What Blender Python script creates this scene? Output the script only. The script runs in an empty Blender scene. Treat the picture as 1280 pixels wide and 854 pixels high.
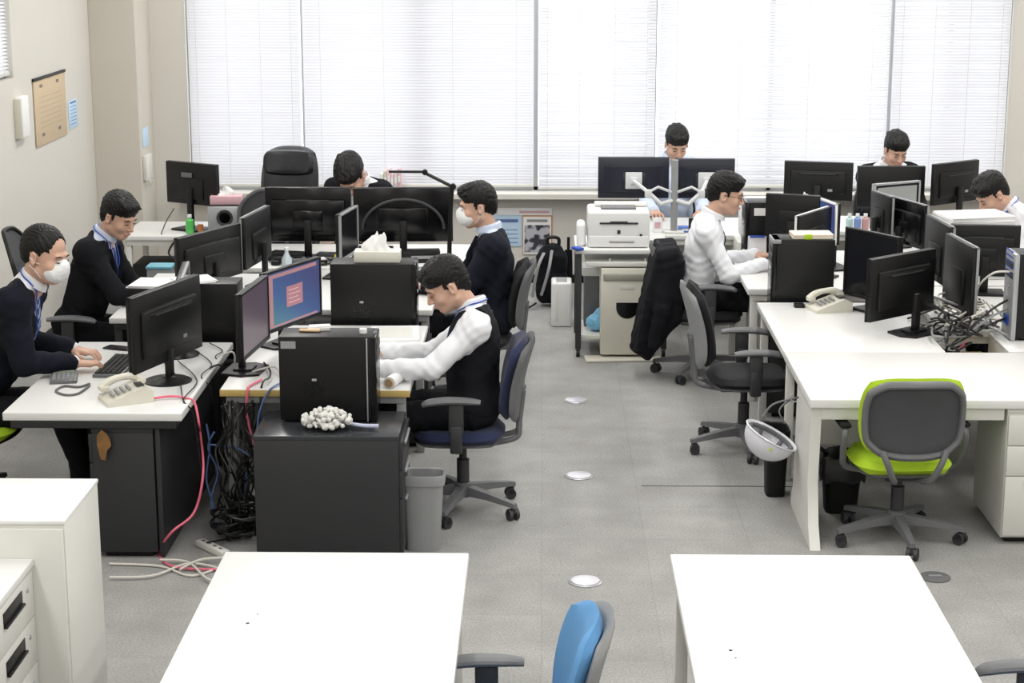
import bpy, bmesh, math, random
import numpy as np
from mathutils import Vector, Matrix, Euler
PI = math.pi
random.seed(7)
COL = bpy.context.scene.collection
def R(d): return math.radians(d)

# ------------------------------------------------------------------ camera
F_PX = 2300.0; CAM_H = 2.95; TH = R(13.02); YAW = R(0.97)
cd = bpy.data.cameras.new('camera'); cam = bpy.data.objects.new('camera', cd); COL.objects.link(cam)
cam.location = (0, 0, CAM_H); cam.rotation_euler = (PI/2 - TH, 0, YAW)
cd.sensor_width = 36; cd.lens = 36*F_PX/1280; cd.clip_start = .05; cd.clip_end = 200
bpy.context.scene.camera = cam
def _ray(px, py):
    x = (px-640)/F_PX; y = -(py-427)/F_PX
    c, s = math.cos(TH), math.sin(TH); fy = c+s*y; fz = -s+c*y
    cy, sy = math.cos(YAW), math.sin(YAW)
    return (x*cy-fy*sy, x*sy+fy*cy, fz)
def on(px, py, z):                      # where a sight line meets height z
    r = _ray(px, py); t = (z-CAM_H)/r[2]; return (r[0]*t, r[1]*t, z)
def at(px, py, Y):                      # where a sight line meets distance Y
    r = _ray(px, py); t = Y/r[1]; return (r[0]*t, Y, CAM_H+r[2]*t)

# ------------------------------------------------------------------ materials
MATS = {}
def mat(name, col, rough=.5, metal=0, var=.04, vscale=20, bump=0, bscale=200, spec=.5, sheen=0, coat=0, emit=None):
    if name in MATS: return MATS[name]
    m = bpy.data.materials.new(name); m.use_nodes = True; nt = m.node_tree; b = nt.nodes['Principled BSDF']
    tc = nt.nodes.new('ShaderNodeTexCoord'); nz = nt.nodes.new('ShaderNodeTexNoise')
    nz.inputs['Scale'].default_value = vscale; nz.inputs['Detail'].default_value = 3
    nt.links.new(tc.outputs['Object'], nz.inputs['Vector'])
    mx = nt.nodes.new('ShaderNodeMix'); mx.data_type = 'RGBA'
    mx.inputs[6].default_value = (*[max(0, c*(1-var)) for c in col], 1)
    mx.inputs[7].default_value = (*[min(1, c*(1+var)) for c in col], 1)
    nt.links.new(nz.outputs['Fac'], mx.inputs[0]); nt.links.new(mx.outputs[2], b.inputs['Base Color'])
    b.inputs['Roughness'].default_value = rough; b.inputs['Metallic'].default_value = metal
    b.inputs['Specular IOR Level'].default_value = spec
    if sheen: b.inputs['Sheen Weight'].default_value = sheen
    if coat: b.inputs['Coat Weight'].default_value = coat
    if bump:
        n2 = nt.nodes.new('ShaderNodeTexNoise'); n2.inputs['Scale'].default_value = bscale
        nt.links.new(tc.outputs['Object'], n2.inputs['Vector'])
        bp = nt.nodes.new('ShaderNodeBump'); bp.inputs['Strength'].default_value = bump; bp.inputs['Distance'].default_value = .004
        nt.links.new(n2.outputs['Fac'], bp.inputs['Height']); nt.links.new(bp.outputs['Normal'], b.inputs['Normal'])
    if emit:
        b.inputs['Emission Color'].default_value = (*emit[0], 1); b.inputs['Emission Strength'].default_value = emit[1]
    MATS[name] = m; return m
WHITE = mat('white laminate', (.71,.71,.70), .35, var=.015)
WMET = mat('white painted steel', (.66,.655,.62), .4, var=.02)
CREAM = mat('cream plastic', (.62,.60,.52), .45, var=.03)
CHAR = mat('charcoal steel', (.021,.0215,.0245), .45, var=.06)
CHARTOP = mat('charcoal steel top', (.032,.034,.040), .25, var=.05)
BLK = mat('black plastic', (.0045,.0045,.005), .42, var=.1, spec=.35)
BLKM = mat('matt black plastic', (.006,.006,.0065), .6, var=.1, bump=.1, spec=.3)
BLKG = mat('gloss black plastic', (.004,.004,.005), .2, var=.1, spec=.35)
SILV = mat('silver plastic', (.40,.41,.43), .35, metal=.4)
GREYP = mat('mid grey plastic', (.125,.128,.135), .5, var=.06)
GREYL = mat('light grey plastic', (.27,.275,.28), .5, var=.04)
DGREY = mat('dark grey plastic', (.028,.029,.032), .5, var=.06)
NAVY = mat('navy fabric', (.009,.016,.062), .85, bump=.3, bscale=500, sheen=.1)
SKYB = mat('sky blue fabric', (.10,.27,.52), .85, bump=.3, bscale=500, var=.06)
LIME = mat('lime fabric', (.42,.62,.02), .8, bump=.3, bscale=500, var=.05)
BLKF = mat('black fabric', (.008,.0085,.011), .85, bump=.3, bscale=500)
MESH = mat('grey mesh', (.055,.057,.063), .7, bump=.5, bscale=900, var=.1)
LEATH = mat('black leather', (.009,.009,.012), .3, bump=.15, bscale=300)
PAPER = mat('paper', (.80,.80,.80), .7, var=.02)
SCREEN = mat('dark screen', (.006,.0065,.009), .2, var=.05, spec=.3)
WOODE = mat('yellow wood edge', (.50,.36,.12), .5, var=.1)
SKIN = mat('skin', (.58,.36,.27), .55, var=.06, vscale=40, spec=.3)
LIP = mat('lips', (.45,.19,.16), .45)
HAIR = mat('black hair', (.0045,.004,.004), .5, var=.3, vscale=90, bump=.35, bscale=200, spec=.3)
SUIT = mat('black suit cloth', (.0055,.006,.0085), .85, bump=.2, bscale=600, spec=.2)
SUITN = mat('dark navy suit cloth', (.006,.0075,.015), .85, bump=.2, bscale=600, spec=.2)
SHIRT = mat('white shirt cloth', (.74,.75,.79), .75, bump=.15, bscale=300)
SHIRTB = mat('pale blue shirt cloth', (.55,.62,.76), .75, bump=.15, bscale=300)
LANY = mat('blue lanyard', (.02,.07,.42), .6)
TIEB = mat('blue tie', (.02,.05,.20), .55, var=.4, vscale=60)
MASK = mat('white face mask', (.78,.79,.80), .8, bump=.2)
SHOE = mat('black shoe leather', (.01,.01,.01), .25)
EYEW = mat('eye', (.02,.015,.012), .15)
PINK = mat('pink cable', (.72,.14,.22), .5)
BLUEC = mat('blue cable', (.10,.17,.38), .5)
WHITEC = mat('white cable', (.62,.60,.55), .5)
BLACKC = mat('black cable', (.01,.01,.01), .5)
PINKB = mat('pink box', (.62,.38,.42), .6)

# ------------------------------------------------------------------ mesh builders
class MB:
    def __init__(s): s.v = []; s.f = []; s.m = Matrix.Identity(4)
    def add(s, vs, fs, M=None):
        o = len(s.v); T = s.m @ M if M is not None else s.m
        s.v += [tuple(T @ Vector(p)) for p in vs]; s.f += [tuple(i+o for i in f) for f in fs]; return s
    def box(s, c, d, rot=None, bev=.004, seg=2, taper=None):
        bm = bmesh.new(); bmesh.ops.create_cube(bm, size=1)
        for v in bm.verts:
            t = 1.0
            if taper is not None and v.co.z < 0: t = taper
            v.co = Vector((v.co.x*d[0]*t, v.co.y*d[1]*t, v.co.z*d[2]))
        b = min(bev, .45*min(d))
        if b > 0: bmesh.ops.bevel(bm, geom=bm.edges[:], offset=b, segments=seg, affect='EDGES', profile=.5)
        bm.verts.index_update(); vs = [v.co.copy() for v in bm.verts]; fs = [[v.index for v in f.verts] for f in bm.faces]; bm.free()
        M = Matrix.Translation(c)
        if rot is not None: M = M @ (rot.to_4x4() if not isinstance(rot, tuple) else Euler(rot).to_matrix().to_4x4())
        return s.add(vs, fs, M)
    def b2(s, x0, x1, y0, y1, z0, z1, bev=.004): return s.box(((x0+x1)/2, (y0+y1)/2, (z0+z1)/2), (abs(x1-x0), abs(y1-y0), abs(z1-z0)), bev=bev)
    def tube(s, pts, r, n=8, smooth=True, caps=True, flat=1.0):
        P = [Vector(p) for p in pts]
        if smooth and len(P) > 2:
            Q = []
            for i in range(len(P)-1):
                a = P[max(i-1, 0)]; b = P[i]; c = P[i+1]; d = P[min(i+2, len(P)-1)]
                for k in range(6):
                    t = k/6; Q.append(.5*((2*b)+(-a+c)*t+(2*a-5*b+4*c-d)*t*t+(-a+3*b-3*c+d)*t**3))
            Q.append(P[-1]); rr = r
            if not isinstance(r, (int, float)):
                rr = [r[min(i//6, len(r)-1)]*(1-(i%6)/6)+r[min(i//6+1, len(r)-1)]*((i%6)/6) for i in range(len(Q))]
            P = Q; r = rr
        n0 = None; vs = []; fs = []
        for i, p in enumerate(P):
            t = (P[min(i+1, len(P)-1)]-P[max(i-1, 0)])
            if t.length < 1e-9: t = Vector((0, 0, 1))
            t.normalize()
            if n0 is None:
                n0 = Vector((0, 0, 1)) if abs(t.z) < .9 else Vector((1, 0, 0))
            n0 = (n0 - t*n0.dot(t));
            if n0.length < 1e-6: n0 = t.orthogonal()
            n0.normalize(); b = t.cross(n0); ri = r if isinstance(r, (int, float)) else r[i]
            for k in range(n):
                a = 2*PI*k/n; vs.append(p+n0*math.cos(a)*ri*flat+b*math.sin(a)*ri)
        for i in range(len(P)-1):
            for k in range(n): fs.append((i*n+k, i*n+(k+1)%n, (i+1)*n+(k+1)%n, (i+1)*n+k))
        if caps: fs.append(tuple(range(n-1, -1, -1))); fs.append(tuple((len(P)-1)*n+k for k in range(n)))
        return s.add(vs, fs)
    def lathe(s, prof, n=24, M=None, cap=True):
        vs = []; fs = []
        for (r, z) in prof:
            for k in range(n): vs.append((r*math.cos(2*PI*k/n), r*math.sin(2*PI*k/n), z))
        for i in range(len(prof)-1):
            for k in range(n): fs.append((i*n+k, i*n+(k+1)%n, (i+1)*n+(k+1)%n, (i+1)*n+k))
        if cap: fs.append(tuple(range(n-1, -1, -1))); fs.append(tuple((len(prof)-1)*n+k for k in range(n)))
        return s.add(vs, fs, M)
    def cyl(s, a, b, r, n=16): return s.tube([a, b], r, n, smooth=False)
    def prism(s, poly, z0, z1, M=None):
        n = len(poly); vs = [(x, y, z0) for x, y in poly]+[(x, y, z1) for x, y in poly]
        fs = [tuple(range(n-1, -1, -1)), tuple(range(n, 2*n))]+[(i, (i+1) % n, n+(i+1) % n, n+i) for i in range(n)]
        return s.add(vs, fs, M)
    def pad(s, w, h, t, bend=0, bend2=0, c=.42, n=14, M=None, dish=0, lum=0):
        # a cushion in the xz-plane, its front towards +y; bend curves it about z, bend2 about x
        vs = []; fs = []; N = n+1
        for side in (1, -1):
            for j in range(N):
                for i in range(N):
                    u = -1+2*i/n; v = -1+2*j/n
                    x = u*math.sqrt(1-c*v*v*abs(v))*w/2; z = v*math.sqrt(1-c*u*u*abs(u))*h/2
                    e = max(abs(u), abs(v)); th = t/2*math.sqrt(max(0, 1-e**8))
                    y = side*th+bend*u*u+bend2*v*v - lum*math.exp(-((v+.4)/.4)**2)*-1
                    if side == 1: y -= dish*(1-e*e)
                    vs.append((x, y, z))
        q = N*N
        for j in range(n):
            for i in range(n):
                a = j*N+i; fs.append((a, a+N, a+N+1, a+1)); a += q; fs.append((a, a+1, a+N+1, a+N))
        rim = [i for i in range(N)]+[j*N+n for j in range(1, N)]+[n*N+i for i in range(n-1, -1, -1)]+[j*N for j in range(n-1, 0, -1)]
        for k in range(len(rim)):
            a, b = rim[k], rim[(k+1) % len(rim)]; fs.append((a, b, b+q, a+q))
        return s.add(vs, fs, M)
    def build(s, name, m, parent=None, smooth=True, sharp=35):
        me = bpy.data.meshes.new(name); me.from_pydata(s.v, [], s.f); me.update()
        o = bpy.data.objects.new(name, me); COL.objects.link(o)
        for x in (m if isinstance(m, (list, tuple)) else [m]): me.materials.append(x)
        if smooth:
            me.shade_smooth()
            try: me.set_sharp_from_angle(angle=R(sharp))
            except Exception: pass
        if parent is not None: o.parent = parent
        return o
def tag(o, label, cat=None, group=None, kind=None):
    if label: o['label'] = label
    if cat: o['category'] = cat
    if group: o['group'] = group
    if kind: o['kind'] = kind
    return o
def thing(name, label, cat, loc=(0,0,0), rz=0, group=None):
    o = bpy.data.objects.new(name, None); COL.objects.link(o); o.empty_display_size = .1
    o.location = loc; o.rotation_euler = (0, 0, rz); return tag(o, label, cat, group)
def struct(mb, name, m, label=None):
    o = mb.build(name, m, smooth=False); o['kind'] = 'structure'
    if label: o['label'] = label
    return o
def kids(o): return [c for c in bpy.data.objects if c.parent == o]
def dup(o, loc, rz, label, group=None, cat=None):
    def cp(x, par):
        c = x.copy(); COL.objects.link(c)
        if par is not None: c.parent = par
        for k in kids(x): cp(k, c)
        return c
    r = cp(o, None); r.location = loc; r.rotation_euler = (0, 0, rz); r['label'] = label
    if group: r['group'] = group
    if cat: r['category'] = cat
    return r

# ------------------------------------------------------------------ soft solids (signed distance, surface nets)
def smin(a, b, k):
    if k <= 0: return np.minimum(a, b)
    h = np.clip(.5+.5*(b-a)/k, 0, 1); return b*(1-h)+a*h-k*h*(1-h)
class Field:
    def __init__(s, lo, hi, h):
        s.lo = np.array(lo, float); s.h = h; s.n = np.ceil((np.array(hi)-s.lo)/h).astype(int)+1
        s.ax = [s.lo[i]+h*np.arange(s.n[i]) for i in range(3)]
        s.d = np.full(s.n, .3, np.float32)
    def sub(s, lo, hi):
        a = np.clip(np.floor((np.array(lo)-s.lo)/s.h).astype(int), 0, s.n-1); b = np.clip(np.ceil((np.array(hi)-s.lo)/s.h).astype(int)+1, 1, s.n)
        b = np.maximum(b, a+1)
        sl = tuple(slice(a[i], b[i]) for i in range(3))
        return sl, s.ax[0][a[0]:b[0], None, None], s.ax[1][None, a[1]:b[1], None], s.ax[2][None, None, a[2]:b[2]]
    def put(s, sl, q, k, op):
        if op == '+': s.d[sl] = smin(s.d[sl], q, k)
        else: s.d[sl] = -smin(-s.d[sl], q, k)
        return s
    def cone(s, a, b, r1, r2, k=.02, op='+'):
        a = np.array(a, float); b = np.array(b, float); m = max(r1, r2)+k+.03
        sl, X, Y, Z = s.sub(np.minimum(a, b)-m, np.maximum(a, b)+m); ab = b-a; L = max(ab@ab, 1e-9)
        t = np.clip(((X-a[0])*ab[0]+(Y-a[1])*ab[1]+(Z-a[2])*ab[2])/L, 0, 1)
        d = np.sqrt((X-a[0]-t*ab[0])**2+(Y-a[1]-t*ab[1])**2+(Z-a[2]-t*ab[2])**2)-(r1+(r2-r1)*t)
        return s.put(sl, d, k, op)
    def loc(s, c, Rm, m):
        sl, X, Y, Z = s.sub(np.array(c)-m, np.array(c)+m); X = X-c[0]; Y = Y-c[1]; Z = Z-c[2]
        if Rm is None: return sl, X+0*Y+0*Z, Y+0*X+0*Z, Z+0*X+0*Y
        r = np.array(Rm); return sl, X*r[0, 0]+Y*r[1, 0]+Z*r[2, 0], X*r[0, 1]+Y*r[1, 1]+Z*r[2, 1], X*r[0, 2]+Y*r[1, 2]+Z*r[2, 2]
    def ell(s, c, r, Rm=None, k=.02, op='+'):
        sl, X, Y, Z = s.loc(c, Rm, max(r)+k+.03)
        k0 = np.sqrt((X/r[0])**2+(Y/r[1])**2+(Z/r[2])**2); k1 = np.sqrt((X/r[0]**2)**2+(Y/r[1]**2)**2+(Z/r[2]**2)**2)+1e-6
        return s.put(sl, k0*(k0-1)/k1, k, op)
    def box(s, c, hd, Rm=None, rd=.01, k=.01, op='+'):
        sl, X, Y, Z = s.loc(c, Rm, float(np.linalg.norm(hd))+k+.03)
        q = [np.abs(a)-(hd[i]-rd) for i, a in enumerate((X, Y, Z))]
        d = np.sqrt(sum(np.maximum(a, 0)**2 for a in q))+np.minimum(np.maximum(np.maximum(q[0], q[1]), q[2]), 0)-rd
        return s.put(sl, d, k, op)
    def cut(s, c, Rm, fn, m=2.0):          # removes where fn(x,y,z)<0 in the frame (c, Rm)
        sl, X, Y, Z = s.loc(c, Rm, m); s.d[sl] = np.maximum(s.d[sl], -fn(X, Y, Z)); return s
    def keep(s, c, Rm, fn, m=2.0):
        sl, X, Y, Z = s.loc(c, Rm, m); s.d[sl] = np.maximum(s.d[sl], fn(X, Y, Z)); return s
    def wrinkle(s, amp, f=1.0, seed=0):
        X, Y, Z = s.ax[0][:, None, None]*f, s.ax[1][None, :, None]*f, s.ax[2][None, None, :]*f
        w = np.sin(31*X+9*np.sin(13*Z+seed)+seed)*np.sin(23*Z+7*np.sin(17*Y+seed*2))+.6*np.sin(47*Y+29*Z+5*np.sin(19*X+seed))
        s.d += (amp*w).astype(np.float32); return s
    def val(s, p):
        i = tuple(np.clip(np.round((np.array(p)-s.lo)/s.h).astype(int), 0, s.n-1)); return float(s.d[i])
    def surf(s, o, d, L=.4, st=.003):      # last point inside, walking from o along d
        o = np.array(o, float); d = np.array(d, float); d /= np.linalg.norm(d); last = o
        for i in range(int(L/st)):
            p = o+d*i*st
            if s.val(p) < 0: last = p
        return last
    def mesh(s):
        d = s.d; d[0] = d[-1] = .1; d[:, 0] = d[:, -1] = .1; d[:, :, 0] = d[:, :, -1] = .1
        I = d < 0; nx, ny, nz = s.n; c = np.zeros((nx-1, ny-1, nz-1), np.int8)
        for a in (0, 1):
            for b in (0, 1):
                for e in (0, 1): c += I[a:nx-1+a, b:ny-1+b, e:nz-1+e]
        act = (c > 0) & (c < 8); ix = np.argwhere(act)
        if len(ix) == 0: return [], []
        acc = np.zeros((len(ix), 3)); cnt = np.zeros(len(ix))
        for axx in range(3):
            for p in (0, 1):
                for q in (0, 1):
                    o = [0, 0, 0]; oo = [i for i in range(3) if i != axx]; o[oo[0]] = p; o[oo[1]] = q
                    a = ix+np.array(o); b = a.copy(); b[:, axx] += 1
                    da = d[a[:, 0], a[:, 1], a[:, 2]]; db = d[b[:, 0], b[:, 1], b[:, 2]]; m = (da < 0) != (db < 0)
                    t = np.where(m, da/np.where(m, da-db, 1), 0); P = a.astype(float); P[:, axx] += t
                    acc[m] += P[m]; cnt[m] += 1
        V = acc/cnt[:, None]*s.h+s.lo
        idm = np.full(act.shape, -1, np.int64); idm[ix[:, 0], ix[:, 1], ix[:, 2]] = np.arange(len(ix))
        Fs = []
        for axx in range(3):
            oo = [(1, 2), (2, 0), (0, 1)][axx]
            sa = [slice(None)]*3; sb = [slice(None)]*3; sa[axx] = slice(0, -1); sb[axx] = slice(1, None)
            A = I[tuple(sa)]; B = I[tuple(sb)]
            for flip, M in ((0, A & ~B), (1, ~A & B)):
                e = np.argwhere(M); e = e[(e[:, oo[0]] > 0) & (e[:, oo[1]] > 0)]
                if not len(e): continue
                u = np.zeros(3, int); u[oo[0]] = 1; w = np.zeros(3, int); w[oo[1]] = 1
                g = lambda x: idm[x[:, 0], x[:, 1], x[:, 2]]
                try: qd = np.stack([g(e-u-w), g(e-w), g(e), g(e-u)], 1)
                except IndexError: continue
                if flip: qd = qd[:, ::-1]
                Fs.append(qd[(qd >= 0).all(1)])
        return V, np.concatenate(Fs)
class HeadField(Field):                 # a field whose radii and cut frames are scaled with the head
    sc = 1.0
    def cone(s, a, b, r1, r2, k=.02, op='+'): return Field.cone(s, a, b, r1*s.sc, r2*s.sc, k, op)
    def ell(s, c, r, Rm=None, k=.02, op='+'): return Field.ell(s, c, tuple(x*s.sc for x in r), Rm, k, op)
    def cut(s, c, Rm, fn, m=2.0): return Field.cut(s, c, Rm, lambda x, y, z: fn(x/s.sc, y/s.sc, z/s.sc), m)
def np_obj(parts, name, m, parent=None):
    vs = []; fs = []; o = 0
    for V, Fc in parts:
        if len(V) == 0: continue
        vs.append(np.asarray(V)); fs.append(np.asarray(Fc)+o); o += len(V)
    V = np.concatenate(vs); Fc = np.concatenate(fs)
    me = bpy.data.meshes.new(name); me.vertices.add(len(V)); me.vertices.foreach_set('co', V.astype(np.float32).ravel())
    me.loops.add(len(Fc)*4); me.loops.foreach_set('vertex_index', Fc.astype(np.int32).ravel())
    me.polygons.add(len(Fc)); me.polygons.foreach_set('loop_start', np.arange(0, len(Fc)*4, 4, dtype=np.int32))
    me.update(calc_edges=True); me.validate(); me.shade_smooth(); me.materials.append(m)
    ob = bpy.data.objects.new(name, me); COL.objects.link(ob)
    if parent is not None: ob.parent = parent
    return ob
# ------------------------------------------------------------------ the room
XL, XR, YB, YF, ZC = -3.53, 6.6, 14.92, -1.2, 3.45
def carpet():
    m = bpy.data.materials.new('grey carpet tiles'); m.use_nodes = True; nt = m.node_tree; b = nt.nodes['Principled BSDF']
    tc = nt.nodes.new('ShaderNodeTexCoord'); N = nt.nodes.new; L = nt.links.new
    ch = N('ShaderNodeTexBrick'); ch.offset = 0; ch.inputs['Scale'].default_value = 1; ch.inputs['Brick Width'].default_value = .5; ch.inputs['Row Height'].default_value = .5
    ch.inputs['Mortar Size'].default_value = .0015; ch.inputs['Color1'].default_value = (.285,.283,.275,1); ch.inputs['Color2'].default_value = (.302,.300,.291,1); ch.inputs['Mortar'].default_value = (.235,.233,.227,1)
    L(tc.outputs['Object'], ch.inputs['Vector'])
    n1 = N('ShaderNodeTexNoise'); n1.inputs['Scale'].default_value = 105; n1.inputs['Detail'].default_value = 4; L(tc.outputs['Object'], n1.inputs['Vector'])
    n2 = N('ShaderNodeTexNoise'); n2.inputs['Scale'].default_value = 3.5; n2.inputs['Detail'].default_value = 5; L(tc.outputs['Object'], n2.inputs['Vector'])
    r1 = N('ShaderNodeMapRange'); r1.inputs[3].default_value = .78; r1.inputs[4].default_value = 1.22; r1.inputs[1].default_value = .3; r1.inputs[2].default_value = .7; L(n1.outputs['Fac'], r1.inputs[0])
    r2 = N('ShaderNodeMapRange'); r2.inputs[3].default_value = .88; r2.inputs[4].default_value = 1.12; r2.inputs[1].default_value = .3; r2.inputs[2].default_value = .7; L(n2.outputs['Fac'], r2.inputs[0])
    mm = N('ShaderNodeMath'); mm.operation = 'MULTIPLY'; L(r1.outputs[0], mm.inputs[0]); L(r2.outputs[0], mm.inputs[1])
    vm = N('ShaderNodeVectorMath'); vm.operation = 'SCALE'; L(ch.outputs['Color'], vm.inputs[0]); L(mm.outputs[0], vm.inputs['Scale']); L(vm.outputs[0], b.inputs['Base Color'])
    b.inputs['Roughness'].default_value = .8; b.inputs['Specular IOR Level'].default_value = .3
    bp = N('ShaderNodeBump'); bp.inputs['Strength'].default_value = .35; bp.inputs['Distance'].default_value = .004; L(n1.outputs['Fac'], bp.inputs['Height']); L(bp.outputs['Normal'], b.inputs['Normal'])
    return m
WALL = mat('warm white wall', (.62,.595,.55), .8, var=.03, vscale=3, bump=.1, bscale=90)
WALLC = mat('shaded beige column', (.56,.53,.47), .8, var=.03, vscale=3, bump=.1, bscale=90)  # darker than the wall: backlit shade of the column put into its colour
CEIL = mat('ceiling board', (.8,.8,.78), .9)
ALU = mat('aluminium frame', (.5,.51,.52), .35, metal=.6)
struct(MB().b2(XL-.1, XR+.1, YF-.1, YB+.2, -.1, 0, bev=0), 'floor', carpet())
struct(MB().b2(XL-.1, XR+.1, YF-.1, YB+.2, ZC, ZC+.1, bev=0), 'ceiling', CEIL)
WZ0, WZ1 = .76, 2.62
wb = MB().b2(XL-.1, -2.88, YB, YB+.2, 0, ZC, bev=0).b2(-2.88, XR, YB, YB+.2, 0, WZ0, bev=0).b2(-2.88, XR, YB, YB+.2, WZ1, ZC, bev=0)
wb.b2(3.74, 3.95, YB, YB+.2, WZ0, WZ1, bev=0).b2(XR-.3, XR+.1, YB, YB+.2, 0, ZC, bev=0)
struct(wb, 'wall_back', WALL)
LW0, LW1 = 10.4, 12.28
wl = MB().b2(XL-.15, XL, YF, LW0, 0, ZC, bev=0).b2(XL-.15, XL, LW1, YB, 0, ZC, bev=0).b2(XL-.15, XL, LW0, LW1, 0, 1.9, bev=0).b2(XL-.15, XL, LW0, LW1, 2.9, ZC, bev=0)
struct(wl, 'wall_left', WALL)
struct(MB().b2(XR, XR+.1, YF, YB, 0, ZC, bev=0), 'wall_right', WALL)
struct(MB().b2(XL, XR, YF-.1, YF, 0, ZC, bev=0), 'wall_front', WALL)
struct(MB().b2(XL, -3.17, 14.4, YB, 0, ZC, bev=.004), 'trim_1', WALLC, 'corner column in shaded beige between left wall and windows')
struct(MB().b2(-3.17, XR, YB-.015, YB, 0, .07), 'baseboard_back', BLK)
struct(MB().b2(XL, XL+.015, YF, 14.4, 0, .07), 'baseboard_left', BLK)
struct(MB().b2(-2.95, 3.74, YB-.16, YB+.02, .715, .76), 'trim_2', WALL, 'cream window sill')
# window panes and frames
def pane_mat():
    m = bpy.data.materials.new('window glass'); m.use_nodes = True; nt = m.node_tree; nt.nodes.clear(); N = nt.nodes.new
    o = N('ShaderNodeOutputMaterial'); t = N('ShaderNodeBsdfTransparent'); g = N('ShaderNodeBsdfGlossy'); x = N('ShaderNodeMixShader'); g.inputs['Roughness'].default_value = .02
    x.inputs[0].default_value = .05; nt.links.new(t.outputs[0], x.inputs[1]); nt.links.new(g.outputs[0], x.inputs[2]); nt.links.new(x.outputs[0], o.inputs[0]); return m
GLASS = pane_mat()
def window(i, x0, x1):
    f = MB(); d = .035
    f.b2(x0, x1, YB+.06, YB+.11, WZ0, WZ0+d).b2(x0, x1, YB+.06, YB+.11, WZ1-d, WZ1).b2(x0, x0+d, YB+.06, YB+.11, WZ0, WZ1).b2(x1-d, x1, YB+.06, YB+.11, WZ0, WZ1)
    xm = (x0+x1)/2; f.b2(xm-.02, xm+.02, YB+.06, YB+.11, WZ0, WZ1)
    w = struct(f, 'window_%d' % i, ALU)
    MB().b2(x0+d, x1-d, YB+.08, YB+.086, WZ0+d, WZ1-d, bev=0).build('pane', GLASS, w, smooth=False)
window(1, -2.88, -1.0); window(2, -1.0, .88); window(3, .88, 2.8); window(4, 2.8, 3.74); window(5, 3.95, 6.3)
fl = MB(); fl.b2(XL-.1, XL-.05, LW0, LW1, 1.9, 1.94).b2(XL-.1, XL-.05, LW0, LW1, 2.86, 2.9).b2(XL-.1, XL-.05, LW0, LW0+.04, 1.9, 2.9).b2(XL-.1, XL-.05, LW1-.04, LW1, 1.9, 2.9)
w6 = struct(fl, 'window_6', ALU); MB().b2(XL-.08, XL-.075, LW0+.04, LW1-.04, 1.94, 2.86, bev=0).build('pane', GLASS, w6, smooth=False)
# blinds
def blind_mat(name, col, tr):
    m = bpy.data.materials.new(name); m.use_nodes = True; nt = m.node_tree; nt.nodes.clear(); N = nt.nodes.new; L = nt.links.new
    o = N('ShaderNodeOutputMaterial'); a = N('ShaderNodeBsdfDiffuse'); b = N('ShaderNodeBsdfTranslucent'); x = N('ShaderNodeMixShader')
    nz = N('ShaderNodeTexNoise'); nz.inputs['Scale'].default_value = 2.0; rp = N('ShaderNodeMapRange'); rp.inputs[3].default_value = .94; rp.inputs[4].default_value = 1.04
    vm = N('ShaderNodeVectorMath'); vm.operation = 'SCALE'; vm.inputs[0].default_value = col; L(nz.outputs['Fac'], rp.inputs[0]); L(rp.outputs[0], vm.inputs['Scale'])
    L(vm.outputs[0], a.inputs[0]); L(vm.outputs[0], b.inputs[0]); x.inputs[0].default_value = tr; L(a.outputs[0], x.inputs[1]); L(b.outputs[0], x.inputs[2]); L(x.outputs[0], o.inputs[0]); return m
SLAT = blind_mat('white blind slats', (.84,.84,.86), .5)
def blind(label, x0, x1, z0, yy, ang, axis='x', z1=None, rails=True, x_tilt=0):
    z1 = z1 or WZ1+.02
    t = thing('window_blind', label, 'blind', ((x0+x1)/2, yy, z0) if axis == 'x' else (yy, (x0+x1)/2, z0), 0 if axis == 'x' else PI/2, 'venetian blinds in the windows')
    W = (x1-x0)/2-.004; H = z1-z0; s = MB(); p = .0235; n = int((H-.07)/p)
    for i in range(n):
        z = .03+i*p; dz = math.sin(ang)*.0135; dy = math.cos(ang)*.0135; j = random.uniform(-.0008, .0008)
        vs = []
        for (a, off) in ((-1, 0), (0, .0018), (1, 0)):
            for e in (-W, W): vs.append((e, a*dy+off*math.sin(ang), z+a*dz+off*math.cos(ang)+j))
        b = [(x, y, zz-.0007) for (x, y, zz) in vs]
        s.add(vs+b, [(0, 1, 3, 2), (2, 3, 5, 4), (6, 8, 9, 7), (8, 10, 11, 9), (0, 6, 7, 1), (4, 5, 11, 10)])
    s.build('slats', SLAT, t, smooth=False)
    MB().b2(-W, W, -.014, .014, 0, .022, .003).build('bottom_rail', WMET, t)
    MB().b2(-W, W, -.02, .02, H-.035, H, .003).build('head_rail', WMET, t)
    cds = MB()
    for q in (-.85, -.3, .3, .85): cds.cyl((q*W, -.018, .01), (q*W, -.018, H-.03), .0012, 5)
    cds.build('cords', WHITEC, t)
YBL = YB-.03
blind('leftmost blind of the back wall, slightly greyer', -2.86, -1.955, .80, YBL, R(60))
blind('wide white blind behind black executive chair and bowed head', -1.935, -.075, .80, YBL, R(60))
blind('low hanging bright blind above white printer', .0-.04, .90, .79, YB-.10, R(50))
blind('very bright wide blind behind dual monitors on a pole', .925, 2.77, .80, YBL, R(48))
blind('blind behind the person between three black monitors', 2.79, 3.72, .80, YBL, R(56))
blind('bluish blind at far right past the window frame', 3.97, 6.28, .80, YBL, R(35))
blind('small blind at top left on the side wall', LW0+.02, LW1-.02, 1.92, XL+.0-.03, R(30), 'y', 2.88)

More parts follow.
